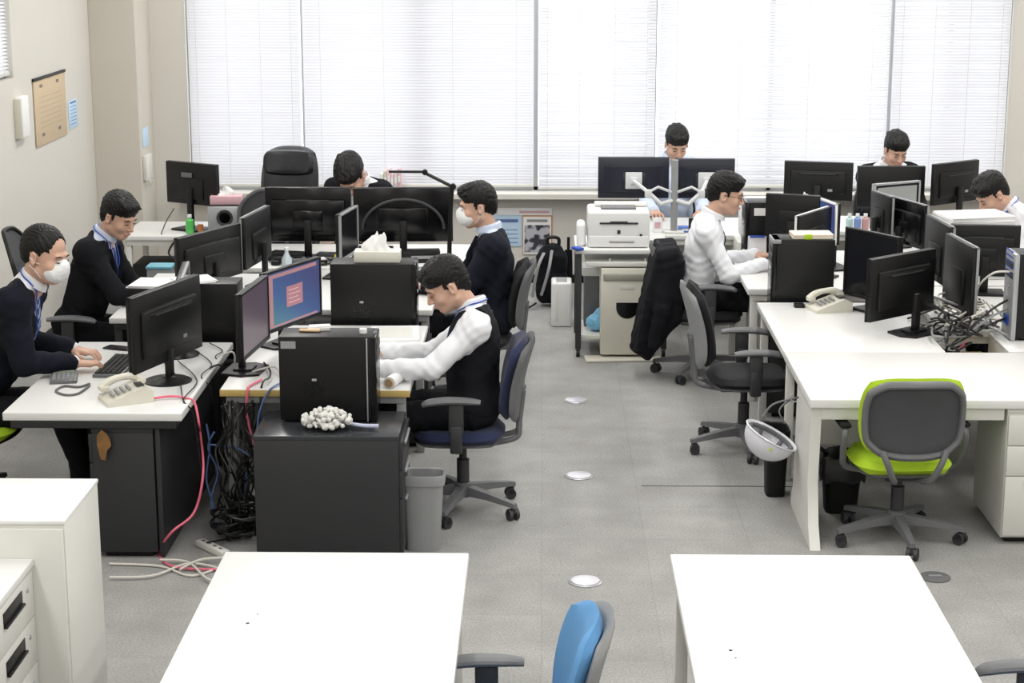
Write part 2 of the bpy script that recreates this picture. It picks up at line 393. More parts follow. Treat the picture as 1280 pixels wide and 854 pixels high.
# light: daylight outside, ceiling lamps inside
w = bpy.data.worlds.new('daylight'); bpy.context.scene.world = w; w.use_nodes = True
bg = w.node_tree.nodes['Background']; bg.inputs[0].default_value = (.95, .98, 1, 1); bg.inputs[1].default_value = 3.0
def ceiling_lamp(x, y, e=38):
    l = bpy.data.lights.new('ceiling_lamp', 'AREA'); l.shape = 'RECTANGLE'; l.size = .35; l.size_y = 2.4; l.energy = e; l.color = (1, .985, .95)
    o = bpy.data.objects.new('ceiling_lamp', l); COL.objects.link(o); o.location = (x, y, ZC-.02)
for x in (-2.2, .2, 2.6, 5.0):
    for y in (1.2, 4.4, 7.6, 10.8, 13.4): ceiling_lamp(x, y)
sc = bpy.context.scene; sc.view_settings.view_transform = 'Standard'; sc.view_settings.look = 'None'; sc.view_settings.gamma = 1; sc.view_settings.exposure = 0
sc.view_settings.use_curve_mapping = False
try: sc.cycles.max_bounces = 8; sc.cycles.diffuse_bounces = 5; sc.cycles.transparent_max_bounces = 12; sc.cycles.use_denoising = True; sc.cycles.caustics_reflective = False; sc.cycles.caustics_refractive = False
except Exception: pass

# things on the walls
POSTER = mat('tan wall calendar paper', (.56,.44,.30), .7, var=.08, vscale=30)
t = thing('wall_calendar', 'tan paper calendar hung on the left wall', 'calendar', (XL, 13.14, 1.38))
MB().b2(.003, .012, -.42, .42, 0, .46, .002).build('sheet', POSTER, t)
MB().b2(.002, .018, -.43, .43, .455, .475, .002).build('top_strip', BLK, t)
ink = mat('grey ink', (.2,.17,.15), .7); k = MB()
for q in (-.24, .2):
    for z in (.06, .4): k.b2(.0122, .0135, q-.035, q+.035, z, z+.022, 0)
for i in range(7): k.b2(.0122, .0128, -.3, .3, .12+i*.035, .1215+i*.035, 0)
k.build('printing', ink, t)
PALEB = mat('pale blue notice paper', (.50,.66,.82), .7)
t = thing('wall_notice', 'small pale blue notice beside the tan calendar', 'notice', (XL, 13.78, 1.4))
MB().b2(.002, .005, -.13, .13, 0, .21, .001).build('sheet', PALEB, t)
k = MB()
for i in range(6): k.b2(.0052, .0058, -.09, .09, .03+i*.026, .035+i*.026, 0)
k.b2(.0052, .0058, -.09, .09, .185, .198, 0); k.build('printing', BLUEC, t)
t = thing('wall_box', 'slim white box on left wall before the calendar', 'box', (XL, 12.36, 1.5))
MB().b2(0, .045, -.09, .09, 0, .27, .004).build('body', PAPER, t); MB().b2(.0, .05, -.12, -.09, -.005, .26, .003).build('side_flap', CREAM, t)
t = thing('wall_sticker', 'small blue vertical sticker on the corner column', 'sticker', (-3.17, 14.6, 1.16))
MB().b2(.001, .004, -.1, .1, 0, .15, .001).build('sheet', PALEB, t)
t = thing('wall_handset', 'small white hook unit on column below blue sticker', 'wall unit', (-3.17, 14.56, .90))
MB().b2(.0, .035, -.1, .1, 0, .2, .008).build('body', WMET, t); MB().tube([(.03, -.05, .02), (.05, -.05, -.03), (.07, -.05, 0)], .008).build('hook', CREAM, t)
# papers under the window sill
def wall_sheet(name, label, cat, px0, py0, px1, py1, m, Y=YB-.005):
    a = at(px0, py1, Y); b = at(px1, py0, Y); t = thing(name, label, cat, (a[0], Y, a[2]))
    MB().b2(0, b[0]-a[0], -.004, .004, 0, b[2]-a[2], .001).build('sheet', m, t); return t, b[0]-a[0], b[2]-a[2]
def pic_mat(name, c1, c2, sc=9):
    m = bpy.data.materials.new(name); m.use_nodes = True; nt = m.node_tree; b = nt.nodes['Principled BSDF']; tc = nt.nodes.new('ShaderNodeTexCoord'); n = nt.nodes.new('ShaderNodeTexNoise'); n.inputs['Scale'].default_value = sc; n.inputs['Detail'].default_value = 1
    r = nt.nodes.new('ShaderNodeValToRGB'); r.color_ramp.elements[0].position = .45; r.color_ramp.elements[0].color = (*c1, 1); r.color_ramp.elements[1].position = .55; r.color_ramp.elements[1].color = (*c2, 1)
    nt.links.new(tc.outputs['Object'], n.inputs['Vector']); nt.links.new(n.outputs['Fac'], r.inputs[0]); nt.links.new(r.outputs[0], b.inputs['Base Color']); b.inputs['Roughness'].default_value = .6; return m
t, a, b = wall_sheet('wall_poster', 'pale blue poster under window beside the photo calendar', 'poster', 612, 268, 652, 308, PALEB)
k = MB().b2(.05, a-.03, -.0052, -.0045, b*.75, b*.85, 0)
for i in range(4): k.b2(.05, a-.03, -.0052, -.0045, .03+i*.035, .036+i*.035, 0)
k.build('printing', BLUEC, t)
t, a, b = wall_sheet('wall_poster', 'white sheet with pink heading pinned above other posters', 'poster', 622, 260, 690, 269, PAPER, YB-.010)
MB().b2(a*.4, a*.95, -.0052, -.0045, b*.3, b*.6, 0).build('heading', PINKB, t)
t, a, b = wall_sheet('photo_calendar', 'calendar with a black and white photo under window', 'calendar', 654, 271, 689, 318, PAPER, YB-.0125)
MB().b2(.01, a-.012, -.0058, -.0046, .02, b*.78, 0).build('photo', pic_mat('black and white photo print', (.03,.03,.04), (.45,.45,.5), 14), t)
MB().b2(-.004, a+.01, .0045, .0120, -.0, b+.012, .001).build('backing', mat('orange card', (.55,.25,.08), .6), t)
MB().b2(.03, a-.03, -.0058, -.0046, b*.86, b*.93, 0).build('heading', GREYL, t)
t = thing('carpet_seam', 'dark open seam line in the carpet beside the middle outlet', 'carpet seam', (.95, 9.36, 0))
MB().b2(-.42, .42, -.004, .004, .0, .0035, .001).build('seam', GREYP, t)
# round floor outlets down the aisle
def outlet(x, y, r, label):
    t = thing('floor_outlet', label, 'floor outlet', (x, y, 0), 0, 'round floor outlets in the carpet')
    MB().lathe([(r, 0), (r, .004), (r-.008, .007), (r-.012, .005)], 32).build('ring', SILV, t)
    MB().lathe([(r-.013, .003), (r-.013, .009), (r-.03, .011), (.001, .011)], 32).build('lid', mat('outlet lid', (.62,.61,.66), .25, metal=.3), t)
for (x, y, l) in ((.21, 11.12, 'farthest round floor outlet, level with the helmet chair row'), (.2, 9.53, 'middle round floor outlet in the carpet aisle'), (.2, 7.91, 'nearest round floor outlet, between the two empty front desks')):
    outlet(x, y, .078, l)
t = thing('floor_outlet', 'dull grey floor outlet in front of the green chair', 'floor outlet', (1.8, 7.99, 0), 0, 'round floor outlets in the carpet')
MB().lathe([(.07, 0), (.07, .006), (.06, .01), (.001, .01)], 32).build('lid', GREYP, t)
MB().b2(-.03, .03, -.008, .008, .0095, .013, .002).build('latch', GREYL, t)
# ------------------------------------------------------------------ office chair (faces local +y, stands on its own castors)
def make_chair(label, loc, rz, pad=BLKF, seatm=None, shell=GREYP, frame=GREYP, basem=GREYP, style='pad', arms='T', top=.98, spin=18, sz=.45, bw=.45, lean=11, arm_y=0, az_=.645, cat='chair', name='office_chair', group=None):
    t = thing(name, label, cat, loc, rz, group); seatm = seatm or pad
    b = MB()
    for k in range(5):
        a = R(spin+72*k); d = Vector((math.cos(a), math.sin(a), 0)); n = Vector((-d.y, d.x, 0))
        vs = []
        for (r, w, z0, z1) in ((.02, .030, .085, .135), (.16, .026, .085, .118), (.29, .020, .072, .096), (.325, .016, .066, .088)):
            for (sx, z) in ((-1, z0), (1, z0), (.75, z1), (-.75, z1)):
                p = d*r+n*w*sx; vs.append((p.x, p.y, z))
        fs = [(0, 1, 2, 3), (12, 15, 14, 13)]
        for i in range(3):
            for j in range(4): fs.append((i*4+j, i*4+(j+1) % 4, i*4+4+(j+1) % 4, i*4+4+j)[::-1])
        b.add(vs, fs)
    b.lathe([(.045, .075), (.05, .09), (.045, .145), (.03, .15)], 20); b.build('star_base', basem, t)
    for k in range(5):
        a = R(spin+72*k); d = Vector((math.cos(a), math.sin(a), 0)); c = MB(); p = d*.315
        ax = Vector((math.cos(a+1.1), math.sin(a+1.1), 0)); q = p+Vector((-ax.y, ax.x, 0))*.012
        for sgn in (-1, 1): c.cyl(tuple(q+ax*sgn*.010+Vector((0, 0, .028))), tuple(q+ax*sgn*.027+Vector((0, 0, .028))), .028, 16)
        c.cyl(tuple(p+Vector((0, 0, .04))), tuple(p+Vector((0, 0, .08))), .009, 10)
        c.tube([tuple(q-ax*.027+Vector((0, 0, .042))), tuple(q+ax*.027+Vector((0, 0, .042)))], .02, 10, smooth=False)
        c.build('castor', DGREY, t)
    MB().lathe([(.032, .12), (.032, .27), (.02, .275), (.02, sz-.07)], 18).build('gas_lift', DGREY, t)
    MB().box((0, -.02, sz-.075), (.20, .26, .045), bev=.015).tube([(.08, .03, sz-.08), (.22, .04, sz-.085)], .006).build('tilt_box', DGREY, t)
    # seat
    M = Matrix.Translation((0, .02, sz-.03)) @ Euler((R(90), 0, 0)).to_matrix().to_4x4()
    MB().pad(.48, .47, .07, c=.38, M=Matrix.Translation((0, .02, sz-.022)) @ Matrix.Rotation(R(90), 4, 'X'), dish=.006, bend=-.004).build('seat', seatm, t)
    MB().pad(.46, .45, .03, c=.38, M=Matrix.Translation((0, .02, sz-.058)) @ Matrix.Rotation(R(90), 4, 'X')).build('seat_pan', frame, t)
    # backrest
    z0 = sz+(.04 if style in ('green', 'pad') else .10); h = top-z0; L = R(lean)
    Mb = Matrix.Translation((0, -.235, z0)) @ Matrix.Rotation(L, 4, 'X') @ Matrix.Translation((0, 0, h/2))
    if style == 'pad':
        MB().pad(bw, h, .055, bend=.045, bend2=-.02, c=.45, M=Mb @ Matrix.Translation((0, .022, 0))).build('backrest', pad, t)
        MB().pad(bw+.012, h+.01, .034, bend=.05, bend2=-.022, c=.45, M=Mb @ Matrix.Translation((0, -.022, 0))).build('back_shell', shell, t)
    elif style == 'mesh':
        n = 24; ring = []
        for k in range(n+1):
            a = 2*PI*k/n; u = max(-1, min(1, 1.25*math.cos(a))); v = max(-1, min(1, 1.25*math.sin(a)))
            x = u*math.sqrt(1-.42*v*v*abs(v))*bw/2; z = v*math.sqrt(1-.42*u*u*abs(u))*h/2
            ring.append(Mb @ Vector((x, .045*u*u-.02*v*v, z)))
        f = MB(); f.tube([tuple(p) for p in ring], .014, 8); f.build('back_frame', frame, t)
        MB().pad(bw-.01, h-.01, .008, bend=.045, bend2=-.02, c=.45, M=Mb).build('backrest', MESH if pad is None else pad, t)
        if shell is not None and shell is not GREYP:
            pass
    elif style == 'green':
        MB().pad(bw, h, .045, bend=.05, bend2=-.02, c=.30, M=Mb @ Matrix.Translation((0, .022, 0))).build('backrest', pad, t)
        n = 28; ring = []
        for k in range(n+1):
            a = 2*PI*k/n+.2; u = max(-1, min(1, 1.3*math.cos(a))); v = max(-1, min(1, 1.3*math.sin(a)))
            x = u*math.sqrt(1-.30*v*v*abs(v))*(bw-.045)/2; z = v*math.sqrt(1-.30*u*u*abs(u))*(h-.045)/2
            ring.append(Mb @ Vector((x, -.012+.045*u*u-.02*v*v, z)))
        MB().tube([tuple(p) for p in ring], .022, 10, flat=.8).build('back_frame', GREYP, t)
        MB().pad(bw-.03, h-.03, .02, bend=.05, bend2=-.02, c=.30, M=Mb @ Matrix.Translation((0, -.010, 0))).build('back_shell', MESH, t)
    elif style == 'exec':
        g = MB().pad(bw, h, .11, bend=.03, bend2=-.02, c=.30, M=Mb @ Matrix.Translation((0, .0, 0))); g.build('backrest', pad, t)
        MB().pad(bw-.06, .2, .06, bend=.03, c=.3, M=Mb @ Matrix.Translation((0, .055, h*.3))).build('head_cushion', pad, t)
    # back support
    s = MB(); bz = z0+h*.35; yb = -.265-math.tan(L)*(h*.35)
    if style == 'green':
        for sx in (-1, 1): s.tube([(sx*.15, -.262-math.tan(L)*h*.12, z0+.05), (sx*.125, -.285, z0-.01), (sx*.085, -.25, sz-.06), (sx*.05, -.12, sz-.085)], .016, 8)
    else:
        for sx in (-1, 1): s.tube([(sx*.055, yb-.01, bz), (sx*.055, -.285, z0-.01), (sx*.06, -.27, sz-.05), (sx*.06, -.12, sz-.085)], .015, 8)
        s.box((0, yb-.008, bz), (.16, .02, .05), bev=.008)
    s.build('back_support', frame, t)
    if arms:
        for sx in (-1, 1):
            x = sx*.285; az = az_ if arms == 'T' else .60
            if arms == 'T':
                a = MB(); a.tube([(x, -.10+arm_y, az-.006), (x, -.04+arm_y, az), (x, .06+arm_y, az+.002), (x, .15+arm_y, az-.008), (x, .185+arm_y, az-.022)], [.024, .034, .038, .036, .022], 12, flat=.5)
                ar = a.build('armrest', GREYP if basem is not BLK else BLKM, t)
                p = MB(); p.box((x, .02+arm_y, az-.09), (.028, .075, .15), bev=.008); p.box((x, .02, sz+.0), (.034, .06, .14), bev=.008)
                p.tube([(x, .02, sz-.05), (x*.8, .02, sz-.072), (x*.35, .02, sz-.075)], .018, 8); p.build('arm_post', DGREY, ar)
            else:
                a = MB(); a.box((x, .03, az-.005), (.055, .25, .022), bev=.01); ar = a.build('armrest', BLKM, t)
                p = MB(); p.tube([(x, -.07, az-.02), (x+sx*.005, -.09, az-.06), (x, -.05, sz+.02), (x*.9, -.0, sz-.06), (x*.4, 0, sz-.08)], .016, 8); p.build('arm_post', GREYP, ar)
    return t

# ------------------------------------------------------------------ monitors
def screen_mat(name, kind):
    if kind == 'dark': return SCREEN
    if name in MATS: return MATS[name]
    m = bpy.data.materials.new(name); m.use_nodes = True; nt = m.node_tree; b = nt.nodes['Principled BSDF']; N = nt.nodes.new; L = nt.links.new
    tc = N('ShaderNodeTexCoord'); sp = N('ShaderNodeSeparateXYZ'); L(tc.outputs['Generated'], sp.inputs[0])
    r = N('ShaderNodeValToRGB'); e = r.color_ramp.elements
    ad = N('ShaderNodeMath'); ad.operation = 'ADD'; L(sp.outputs['X'], ad.inputs[0]); L(sp.outputs['Z'], ad.inputs[1]); dv = N('ShaderNodeMath'); dv.operation = 'MULTIPLY'; dv.inputs[1].default_value = .5; L(ad.outputs[0], dv.inputs[0]); L(dv.outputs[0], r.inputs[0])
    if kind == 'blue':
        e[0].position = .15; e[0].color = (.03,.16,.22,1); e[1].position = .8; e[1].color = (.04,.05,.16,1); x = r.color_ramp.elements.new(.4); x.color = (.04,.10,.25,1)
    else:
        e[0].position = .1; e[0].color = (.085,.055,.07,1); e[1].position = .9; e[1].color = (.055,.038,.055,1)  # mauve: reflected glare on the panel, painted in as emission
    L(r.outputs[0], b.inputs['Emission Color']); b.inputs['Emission Strength'].default_value = 1.0
    b.inputs['Base Color'].default_value = (.02,.02,.025,1); b.inputs['Roughness'].default_value = .3; MATS[name] = m; return m
def monitor(label, A, B, ztop, zbot, zd=.72, front='far', style='ridge', base='round', screen='dark', bezel=BLK, body=BLK, edge=None, base_off=.04, stand=True, w=None, name='computer_monitor', group=None):
    A = Vector(A); B = Vector(B); mid = (A+B)/2; d = B-A; ang = math.atan2(d.y, d.x); w = w or d.length; h = ztop-zbot
    t = thing(name, label, 'monitor', (mid.x, mid.y, zd), ang, group); zc = (ztop+zbot)/2-zd
    s = 1 if front == 'far' else -1            # side on which the screen lies
    fr = MB(); q = .014
    for (x, z, dx, dz) in ((0, h/2-q/2, w, q), (0, -h/2+q*.7, w, q*1.4), (-w/2+q/2, 0, q, h), (w/2-q/2, 0, q, h)): fr.box((x, s*.012, zc+z), (dx, .016, dz), bev=.003)
    fr.build('bezel', edge or bezel, t)
    MB().box((0, s*.011, zc), (w-2*q+.004, .006, h-2*q+.004), bev=.0).build('screen', screen_mat('lit %s screen' % screen, screen), t, smooth=False)
    bk = MB(); bk.box((0, -s*.006, zc), (w-.002, .024, h-.002), bev=.006)
    if style == 'ridge':
        bk.box((0, -s*.022, zc-.03*h), (w*.80, .03, h*.62), bev=.012); bk.box((0, -s*.03, zc+h*.20), (w*.62, .022, .022), bev=.006)
    elif style == 'wedge':
        bk.prism([(-w*.44, -s*.012), (w*.44, -s*.012), (w*.3, -s*.05), (-w*.3, -s*.05)][::(1 if s < 0 else -1)], zc-h*.33, zc+h*.28); bk.box((0, -s*.05, zc-.02), (w*.34, .02, h*.4), bev=.008)
    elif style == 'flat':
        bk.box((0, -s*.02, zc-h*.12), (w*.5, .022, h*.5), bev=.008)
    elif style == 'big':
        bk.box((0, -s*.022, zc-.02), (w*.86, .034, h*.68), bev=.02); bk.box((0, -s*.034, zc-.04), (w*.35, .03, h*.4), bev=.02)
    bk.build('housing', body, t)
    if style in ('ridge', 'big', 'wedge'):
        MB().box((0, -s*(.0455 if style == 'ridge' else .041), zc+h*(.20 if style == 'ridge' else .27)), (w*.5, .003, .008), bev=.001).build('ridge_strip', DGREY, t)
    MB().box((w*.18, -s*.0385, zc-h*.22), (.035, .003, .018), bev=0).build('rating_sticker', GREYL, t) if style == 'ridge' else None
    if stand:
        y = -s*base_off; nk = MB(); nk.box((0, y-s*.012, (zc-h*.1)/2+.004), (.05, .03, zc-h*.1), bev=.008); nk.build('stand_neck', BLK, t)
        bs = MB()
        if base == 'round': bs.lathe([(.115, 0), (.118, .006), (.10, .014), (.04, .022), (.03, .03)], 32, Matrix.Translation((0, y, 0)))
        elif base == 'square':
            P = [(-.14, -.02), (-.10, -.10), (.10, -.10), (.14, -.02), (.11, .09), (-.11, .09)]; bs.prism([(x, y+yy) for x, yy in P], 0, .012); bs.prism([(x*.5, y+yy*.5) for x, yy in P], .012, .022)
        else: bs.box((0, y, .008), (.25, .19, .014), bev=.006)
        bs.build('stand_base', BLK, t)
    return t
# ------------------------------------------------------------------ PC tower (side panel towards local -y, face towards +x)
def tower(label, x0, x1, y0, y1, z0, z1, body=BLK, face=+1, facem=BLKG, side_label=False, rz=0, holes=True, facedir='x', stripe=False):
    cx, cy = (x0+x1)/2, (y0+y1)/2; t = thing('computer_tower', label, 'computer', (cx, cy, z0), rz); w = x1-x0; d = y1-y0; h = z1-z0
    MB().box((0, 0, h/2+.006), (w-.02, d, h-.012), bev=.004).build('case', body, t)
    if facedir == 'x':
        f = MB().box((face*(w/2-.008), 0, h/2), (.03, d+.004, h), bev=.008).build('front_bezel', facem, t)
        MB().box((face*(w/2+.008), 0, h*.86), (.004, d*.8, .035), bev=.001).box((face*(w/2+.008), 0, h*.74), (.004, d*.8, .035), bev=.001).build('drive_bay', DGREY, f)
        MB().lathe([(.012, 0), (.01, .004), (.001, .005)], 16, Matrix.Translation((face*(w/2+.007), 0, h*.6)) @ Matrix.Rotation(R(90*face), 4, 'Y')).build('power_button', SILV, f)
        if stripe: MB().box((face*(w/2-.036), -d/2-.002, h/2), (.006, .006, h*.97), bev=.001).build('edge_strip', SILV, t)
    if holes:
        v = MB()
        for i in range(6):
            for j in range(5): v.box((-face*w*.12+i*.016-.04, -d/2-.0008, h*.38+j*.016-.03), (.010, .0016, .010), bev=0)
        v.build('side_vent', BLKG, t, smooth=False)
        MB().box((face*(-w*.12)+.0, -d/2-.002, h*.5), (.022, .004, .012), bev=.002).build('side_latch', SILV, t)
    if side_label: MB().box((-face*(w*.40-.01), -d/2-.001, h*.93-.01), (.07, .002, .035), bev=0).build('sticker', GREYL, t)
    MB().box((-w*.35, -d*.0, .004), (.03, d*.8, .008), bev=.002).box((w*.35, 0, .004), (.03, d*.8, .008), bev=.002).build('foot', BLKM, t)
    return t
# ------------------------------------------------------------------ desks
def desk(label, x0, x1, y0, y1, z=.72, th=.035, top=WHITE, body=CHAR, panel=None, legs=True, apron=True, group=None, edge=None, name='office_desk', panels=()):
    t = thing(name, label, 'desk', ((x0+x1)/2, (y0+y1)/2, 0), 0, group); X = (x1-x0)/2; Y = (y1-y0)/2
    MB().box((0, 0, z-th/2), (2*X, 2*Y, th), bev=.006, seg=3).build('desk_top', top, t)
    if edge:
        MB().b2(-X-.001, X+.001, -Y-.003, -Y+.002, z-th-.002, z-.005, .001).build('edge_band', edge, t)
    if apron: MB().b2(-X+.03, X-.03, -Y+.02, Y-.02, z-th-.04, z-th, .002).build('apron', body, t)
    if legs:
        for sx in (-1, 1):
            for sy in (-1, 1): MB().box((sx*(X-.045), sy*(Y-.05), (z-th)/2), (.045, .045, z-th), bev=.005).build('leg', body, t)
    for (a, b, c, d, e, f) in panels: MB().b2(a-(x0+x1)/2, b-(x0+x1)/2, c-(y0+y1)/2, d-(y0+y1)/2, e, f, .003).build('side_panel', body, t)
    return t
def pedestal(label, x0, x1, y0, y1, z, m, topm=None, dirn='+x', n=3, group=None, handle=SILV):
    t = thing('drawer_pedestal', label, 'drawer unit', ((x0+x1)/2, (y0+y1)/2, 0), 0, group); X = (x1-x0)/2; Y = (y1-y0)/2
    MB().b2(-X, X, -Y, Y, .03, z-.022, .003).build('carcass', m, t)
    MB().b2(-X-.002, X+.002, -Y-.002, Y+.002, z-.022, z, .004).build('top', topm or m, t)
    MB().b2(-X+.03, X-.03, -Y+.03, Y-.03, 0, .03, .002).build('plinth', BLK, t)
    hs = [.25, .25, .5] if n == 3 else [1/n]*n; zz = z-.03; H = z-.07
    for q in hs:
        a, b = zz-q*H+.004, zz
        if dirn[1] == 'x':
            s = 1 if dirn[0] == '+' else -1; d = MB().b2(s*X, s*(X+.018), -Y+.004, Y-.004, a, b, .003).build('drawer', m, t)
            MB().b2(s*(X+.018), s*(X+.03), -Y*.55, Y*.55, b-.035, b-.022, .003).build('handle', handle, d)
        else:
            s = 1 if dirn[0] == '+' else -1; d = MB().b2(-X+.004, X-.004, s*Y, s*(Y+.018), a, b, .003).build('drawer', m, t)
            MB().b2(-X*.55, X*.55, s*(Y+.018), s*(Y+.03), b-.035, b-.022, .003).build('handle', handle, d)
        zz -= q*H
    return t
def tissue_mesh(mb, c, w=.1, h=.09, seed=0):
    n = 40; rings = 9; vs = []; fs = []
    for j in range(rings):
        f = j/(rings-1)
        for k in range(n):
            a = 2*PI*k/n; r = w/2*(1.0-.62*f**1.3)*(1+(.16+.2*f)*math.sin(3*a+seed+1.2*f)*(.4+.6*f)+.10*math.sin(8*a+seed*2+2*f))
            vs.append((c[0]+r*math.cos(a)*1.05+.012*math.sin(5*f+seed), c[1]+r*math.sin(a)*.50, c[2]+h*f*(1+.20*f*math.sin(2*a+seed)+.10*f*math.sin(5*a+seed))))
    for j in range(rings-1):
        for k in range(n): fs.append((j*n+k, j*n+(k+1) % n, (j+1)*n+(k+1) % n, (j+1)*n+k))
    o = len(vs); vs.append((c[0], c[1], c[2]+h*.72))
    for k in range(n): fs.append(((rings-1)*n+k, (rings-1)*n+(k+1) % n, o))
    return mb.add(vs, fs)
def tissue_box(label, loc, rz=0, m=PAPER, size=(.235, .115, .055), seed=0, tw=.12, thh=.085):
    t = thing('tissue_box', label, 'tissue box', loc, rz)
    MB().box((0, 0, size[2]/2), size, bev=.004).build('carton', m, t)
    tissue_mesh(MB(), (0, 0, size[2]-.002), tw, thh, seed).build('tissue', PAPER, t, sharp=60); return t
def phone(label, loc, rz):
    t = thing('desk_phone', label, 'telephone', loc, rz)
    Mp = Matrix.Rotation(R(90), 4, 'Z') @ Matrix.Rotation(R(90), 4, 'X')
    MB().prism([(-.11, 0), (.11, 0), (.11, .055), (.06, .075), (-.10, .022), (-.11, .015)], -.08, .10, Mp).build('base', CREAM, t)
    hs = MB(); hs.tube([(-.055, -.10, .055), (-.055, -.06, .085), (-.055, .0, .10), (-.055, .06, .098), (-.055, .105, .068)], [.022, .020, .016, .020, .022], 10); hs.box((-.055, -.085, .058), (.05, .05, .03), bev=.012); hs.box((-.055, .09, .075), (.05, .05, .03), bev=.012)
    hs.build('handset', CREAM, t)
    k = MB()
    for i in range(3):
        for j in range(4): k.box((.0+i*.026, -.07+j*.026, .045+j*.0078), (.017, .015, .012), bev=.002)
    k.build('keys', GREYL, t); MB().box((.03, .06, .079), (.07, .035, .006), bev=.001).build('display', DGREY, t)
    cable = MB(); P = []
    for i in range(60):
        f = i/59; a = i*1.6; P.append((-.09-.05*math.sin(PI*f)+.008*math.cos(a), -.10+.16*f, .012+.008*math.sin(a)+.0))
    cable.tube(P, .0028, 5, smooth=False).build('coiled_cord', GREYL, t); return t
def cable(label, pts, m, r=.004, group=None):
    o = MB().tube(pts, r, 6).build('cable', m); return tag(o, label, 'cable', group)
def cup(name, label, cat, p, r, h, m, cap=None):
    t = thing(name, label, cat, p); MB().lathe([(r*.85, 0), (r, .01), (r, h*.7), (r*.95, h*.82), (r*.5, h*.9), (r*.5, h)] if cap else [(r*.8, 0), (r, h), (r*.9, h), (r*.72, .006)], 18).build('body', m, t)
    if cap: MB().lathe([(r*.55, h-.002), (r*.55, h+.02), (.001, h+.021)], 14).build('cap', cap, t)
    return t
def keyboard(label, p, rz):
    t = thing('keyboard', label, 'keyboard', p, rz); MB().box((0, 0, .009), (.43, .145, .018), bev=.005).build('tray', GREYP, t)
    k = MB()
    for j in range(5):
        for i in range(15): k.box((-.19+i*.027, -.052+j*.026, .021), (.022, .021, .008), bev=0)
    k.build('keys', BLKM, t, smooth=False); return t
def papers(label, p, rz=0, w=.21, d=.297, h=.012, m=PAPER, name='paper_stack', cat='papers'):
    t = thing(name, label, cat, p, rz); s = MB(); rnd = random.Random(int(p[0]*1000)); n = max(1, int(h/.004))
    for i in range(n): s.box((rnd.uniform(-.006, .006), rnd.uniform(-.006, .006), h/n*(i+.5)), (w, d, h/n*.9), rot=(0, 0, rnd.uniform(-.04, .04)), bev=0)
    s.build('sheets', m, t, smooth=False); return t
# ================================================================== front furniture
G2 = 'empty white front desks'
for (x0, x1, lab) in ((-1.14, -.26, 'empty white desk at bottom left of the aisle'), (.46, 1.32, 'empty white desk at bottom right of the aisle')):
    t = desk(lab, x0, x1, 4.65, 6.27, body=WMET, th=.03, legs=True, apron=True, group=G2)
    X = (x1-x0)/2
    MB().b2(-X+.3, -X+.32, -.75, .75, .3, .62, .002).build('modesty_panel', WMET, t)
    MB().lathe([(.006, 0), (.006, .0012), (.001, .0013)], 12, Matrix.Translation((-X+.19 if x0 < 0 else -X+.13, .12 if x0 < 0 else -.08, .72))).lathe([(.003, 0), (.003, .0012), (.001, .0013)], 12, Matrix.Translation((-X+.21 if x0 < 0 else -X+.14, .2 if x0 < 0 else -.14, .72))).build('screw_mark', BLK, t)
t = thing('storage_cabinet', 'tall white steel cabinet in the bottom left corner', 'cabinet', (-2.0, 5.7, 0))
MB().b2(-.5, .5, -.22, .22, .04, 1.085, .003).build('carcass', WMET, t)
MB().b2(-.503, .503, -.224, .224, 1.085, 1.10, .004).build('top', WHITE, t); MB().b2(-.47, .47, -.19, .19, 0, .04).build('plinth', BLK, t)
for s in (-1, 1):
    d = MB().b2(-.498+(s+1)*.249, -.002+(s+1)*.249, -.236, -.222, .06, 1.075, .003).build('door', WMET, t); MB().b2(-s*.03-.006, -s*.03+.006, -.25, -.236, .5, .65, .003).build('handle', SILV, d)
t = thing('plan_drawer_cabinet', 'low white drawer cabinet with black card holders at left edge', 'drawer unit', (-2.0, 4.93, 0))
MB().b2(-.4, .38, -.53, .53, .0, .955, .003).build('carcass', WMET, t); MB().b2(-.402, .402, -.532, .532, .955, .98, .004).build('top', WHITE, t)
for i in range(6):
    z1 = .945-i*.155; d = MB().b2(.38, .396, -.525, .525, z1-.148, z1, .002).build('drawer', WMET, t)
    for k in (-.13, .30): MB().b2(.396, .399, k-.10, k+.10, z1-.062, z1-.022, .002).b2(.396, .408, k-.10, k+.10, z1-.070, z1-.062, .002).build('label_holder', BLK, d)
    for k in (.46,): MB().lathe([(.008, 0), (.007, .004), (.001, .005)], 12, Matrix.Translation((.396, k, z1-.045)) @ Matrix.Rotation(R(90), 4, 'Y')).build('lock', SILV, d)

# ================================================================== left island, left row
desk('white topped charcoal desk of the masked man at left', -2.49, -1.66, 8.15, 9.6, th=.04, body=CHAR, legs=False, panels=[(-1.80, -1.775, 8.2, 9.56, 0, .68), (-2.46, -2.43, 9.2, 9.56, 0, .68)])
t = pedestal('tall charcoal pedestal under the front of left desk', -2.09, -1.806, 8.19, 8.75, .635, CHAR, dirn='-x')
o = MB(); o.add([(-.0, 0, -.07), (.022, 0, -.075), (.03, 0, -.03), (.05, 0, -.005), (.045, 0, .03), (.03, 0, .055), (.008, 0, .07), (-.012, 0, .045), (-.014, 0, 0)]+[(-.0, -.01, -.07), (.022, -.01, -.075), (.03, -.012, -.03), (.05, -.01, -.005), (.045, -.012, .03), (.03, -.012, .055), (.008, -.01, .07), (-.012, -.012, .045), (-.014, -.012, 0)],
    [tuple(range(9)), tuple(range(17, 8, -1))]+[(i, i+9, (i+1) % 9+9, (i+1) % 9) for i in range(9)])
o = o.build('brown_ornament', mat('brown wood ornament', (.20,.10,.03), .4, var=.6, vscale=30)); o.location = (-2.045, 8.165, .565)
tag(o, 'small brown ornament stuck on charcoal panel of left desk', 'ornament')
pedestal('dark pedestal between the two left desks', -2.35, -1.66, 9.66, 10.02, .60, CHAR, CHARTOP, '-x')
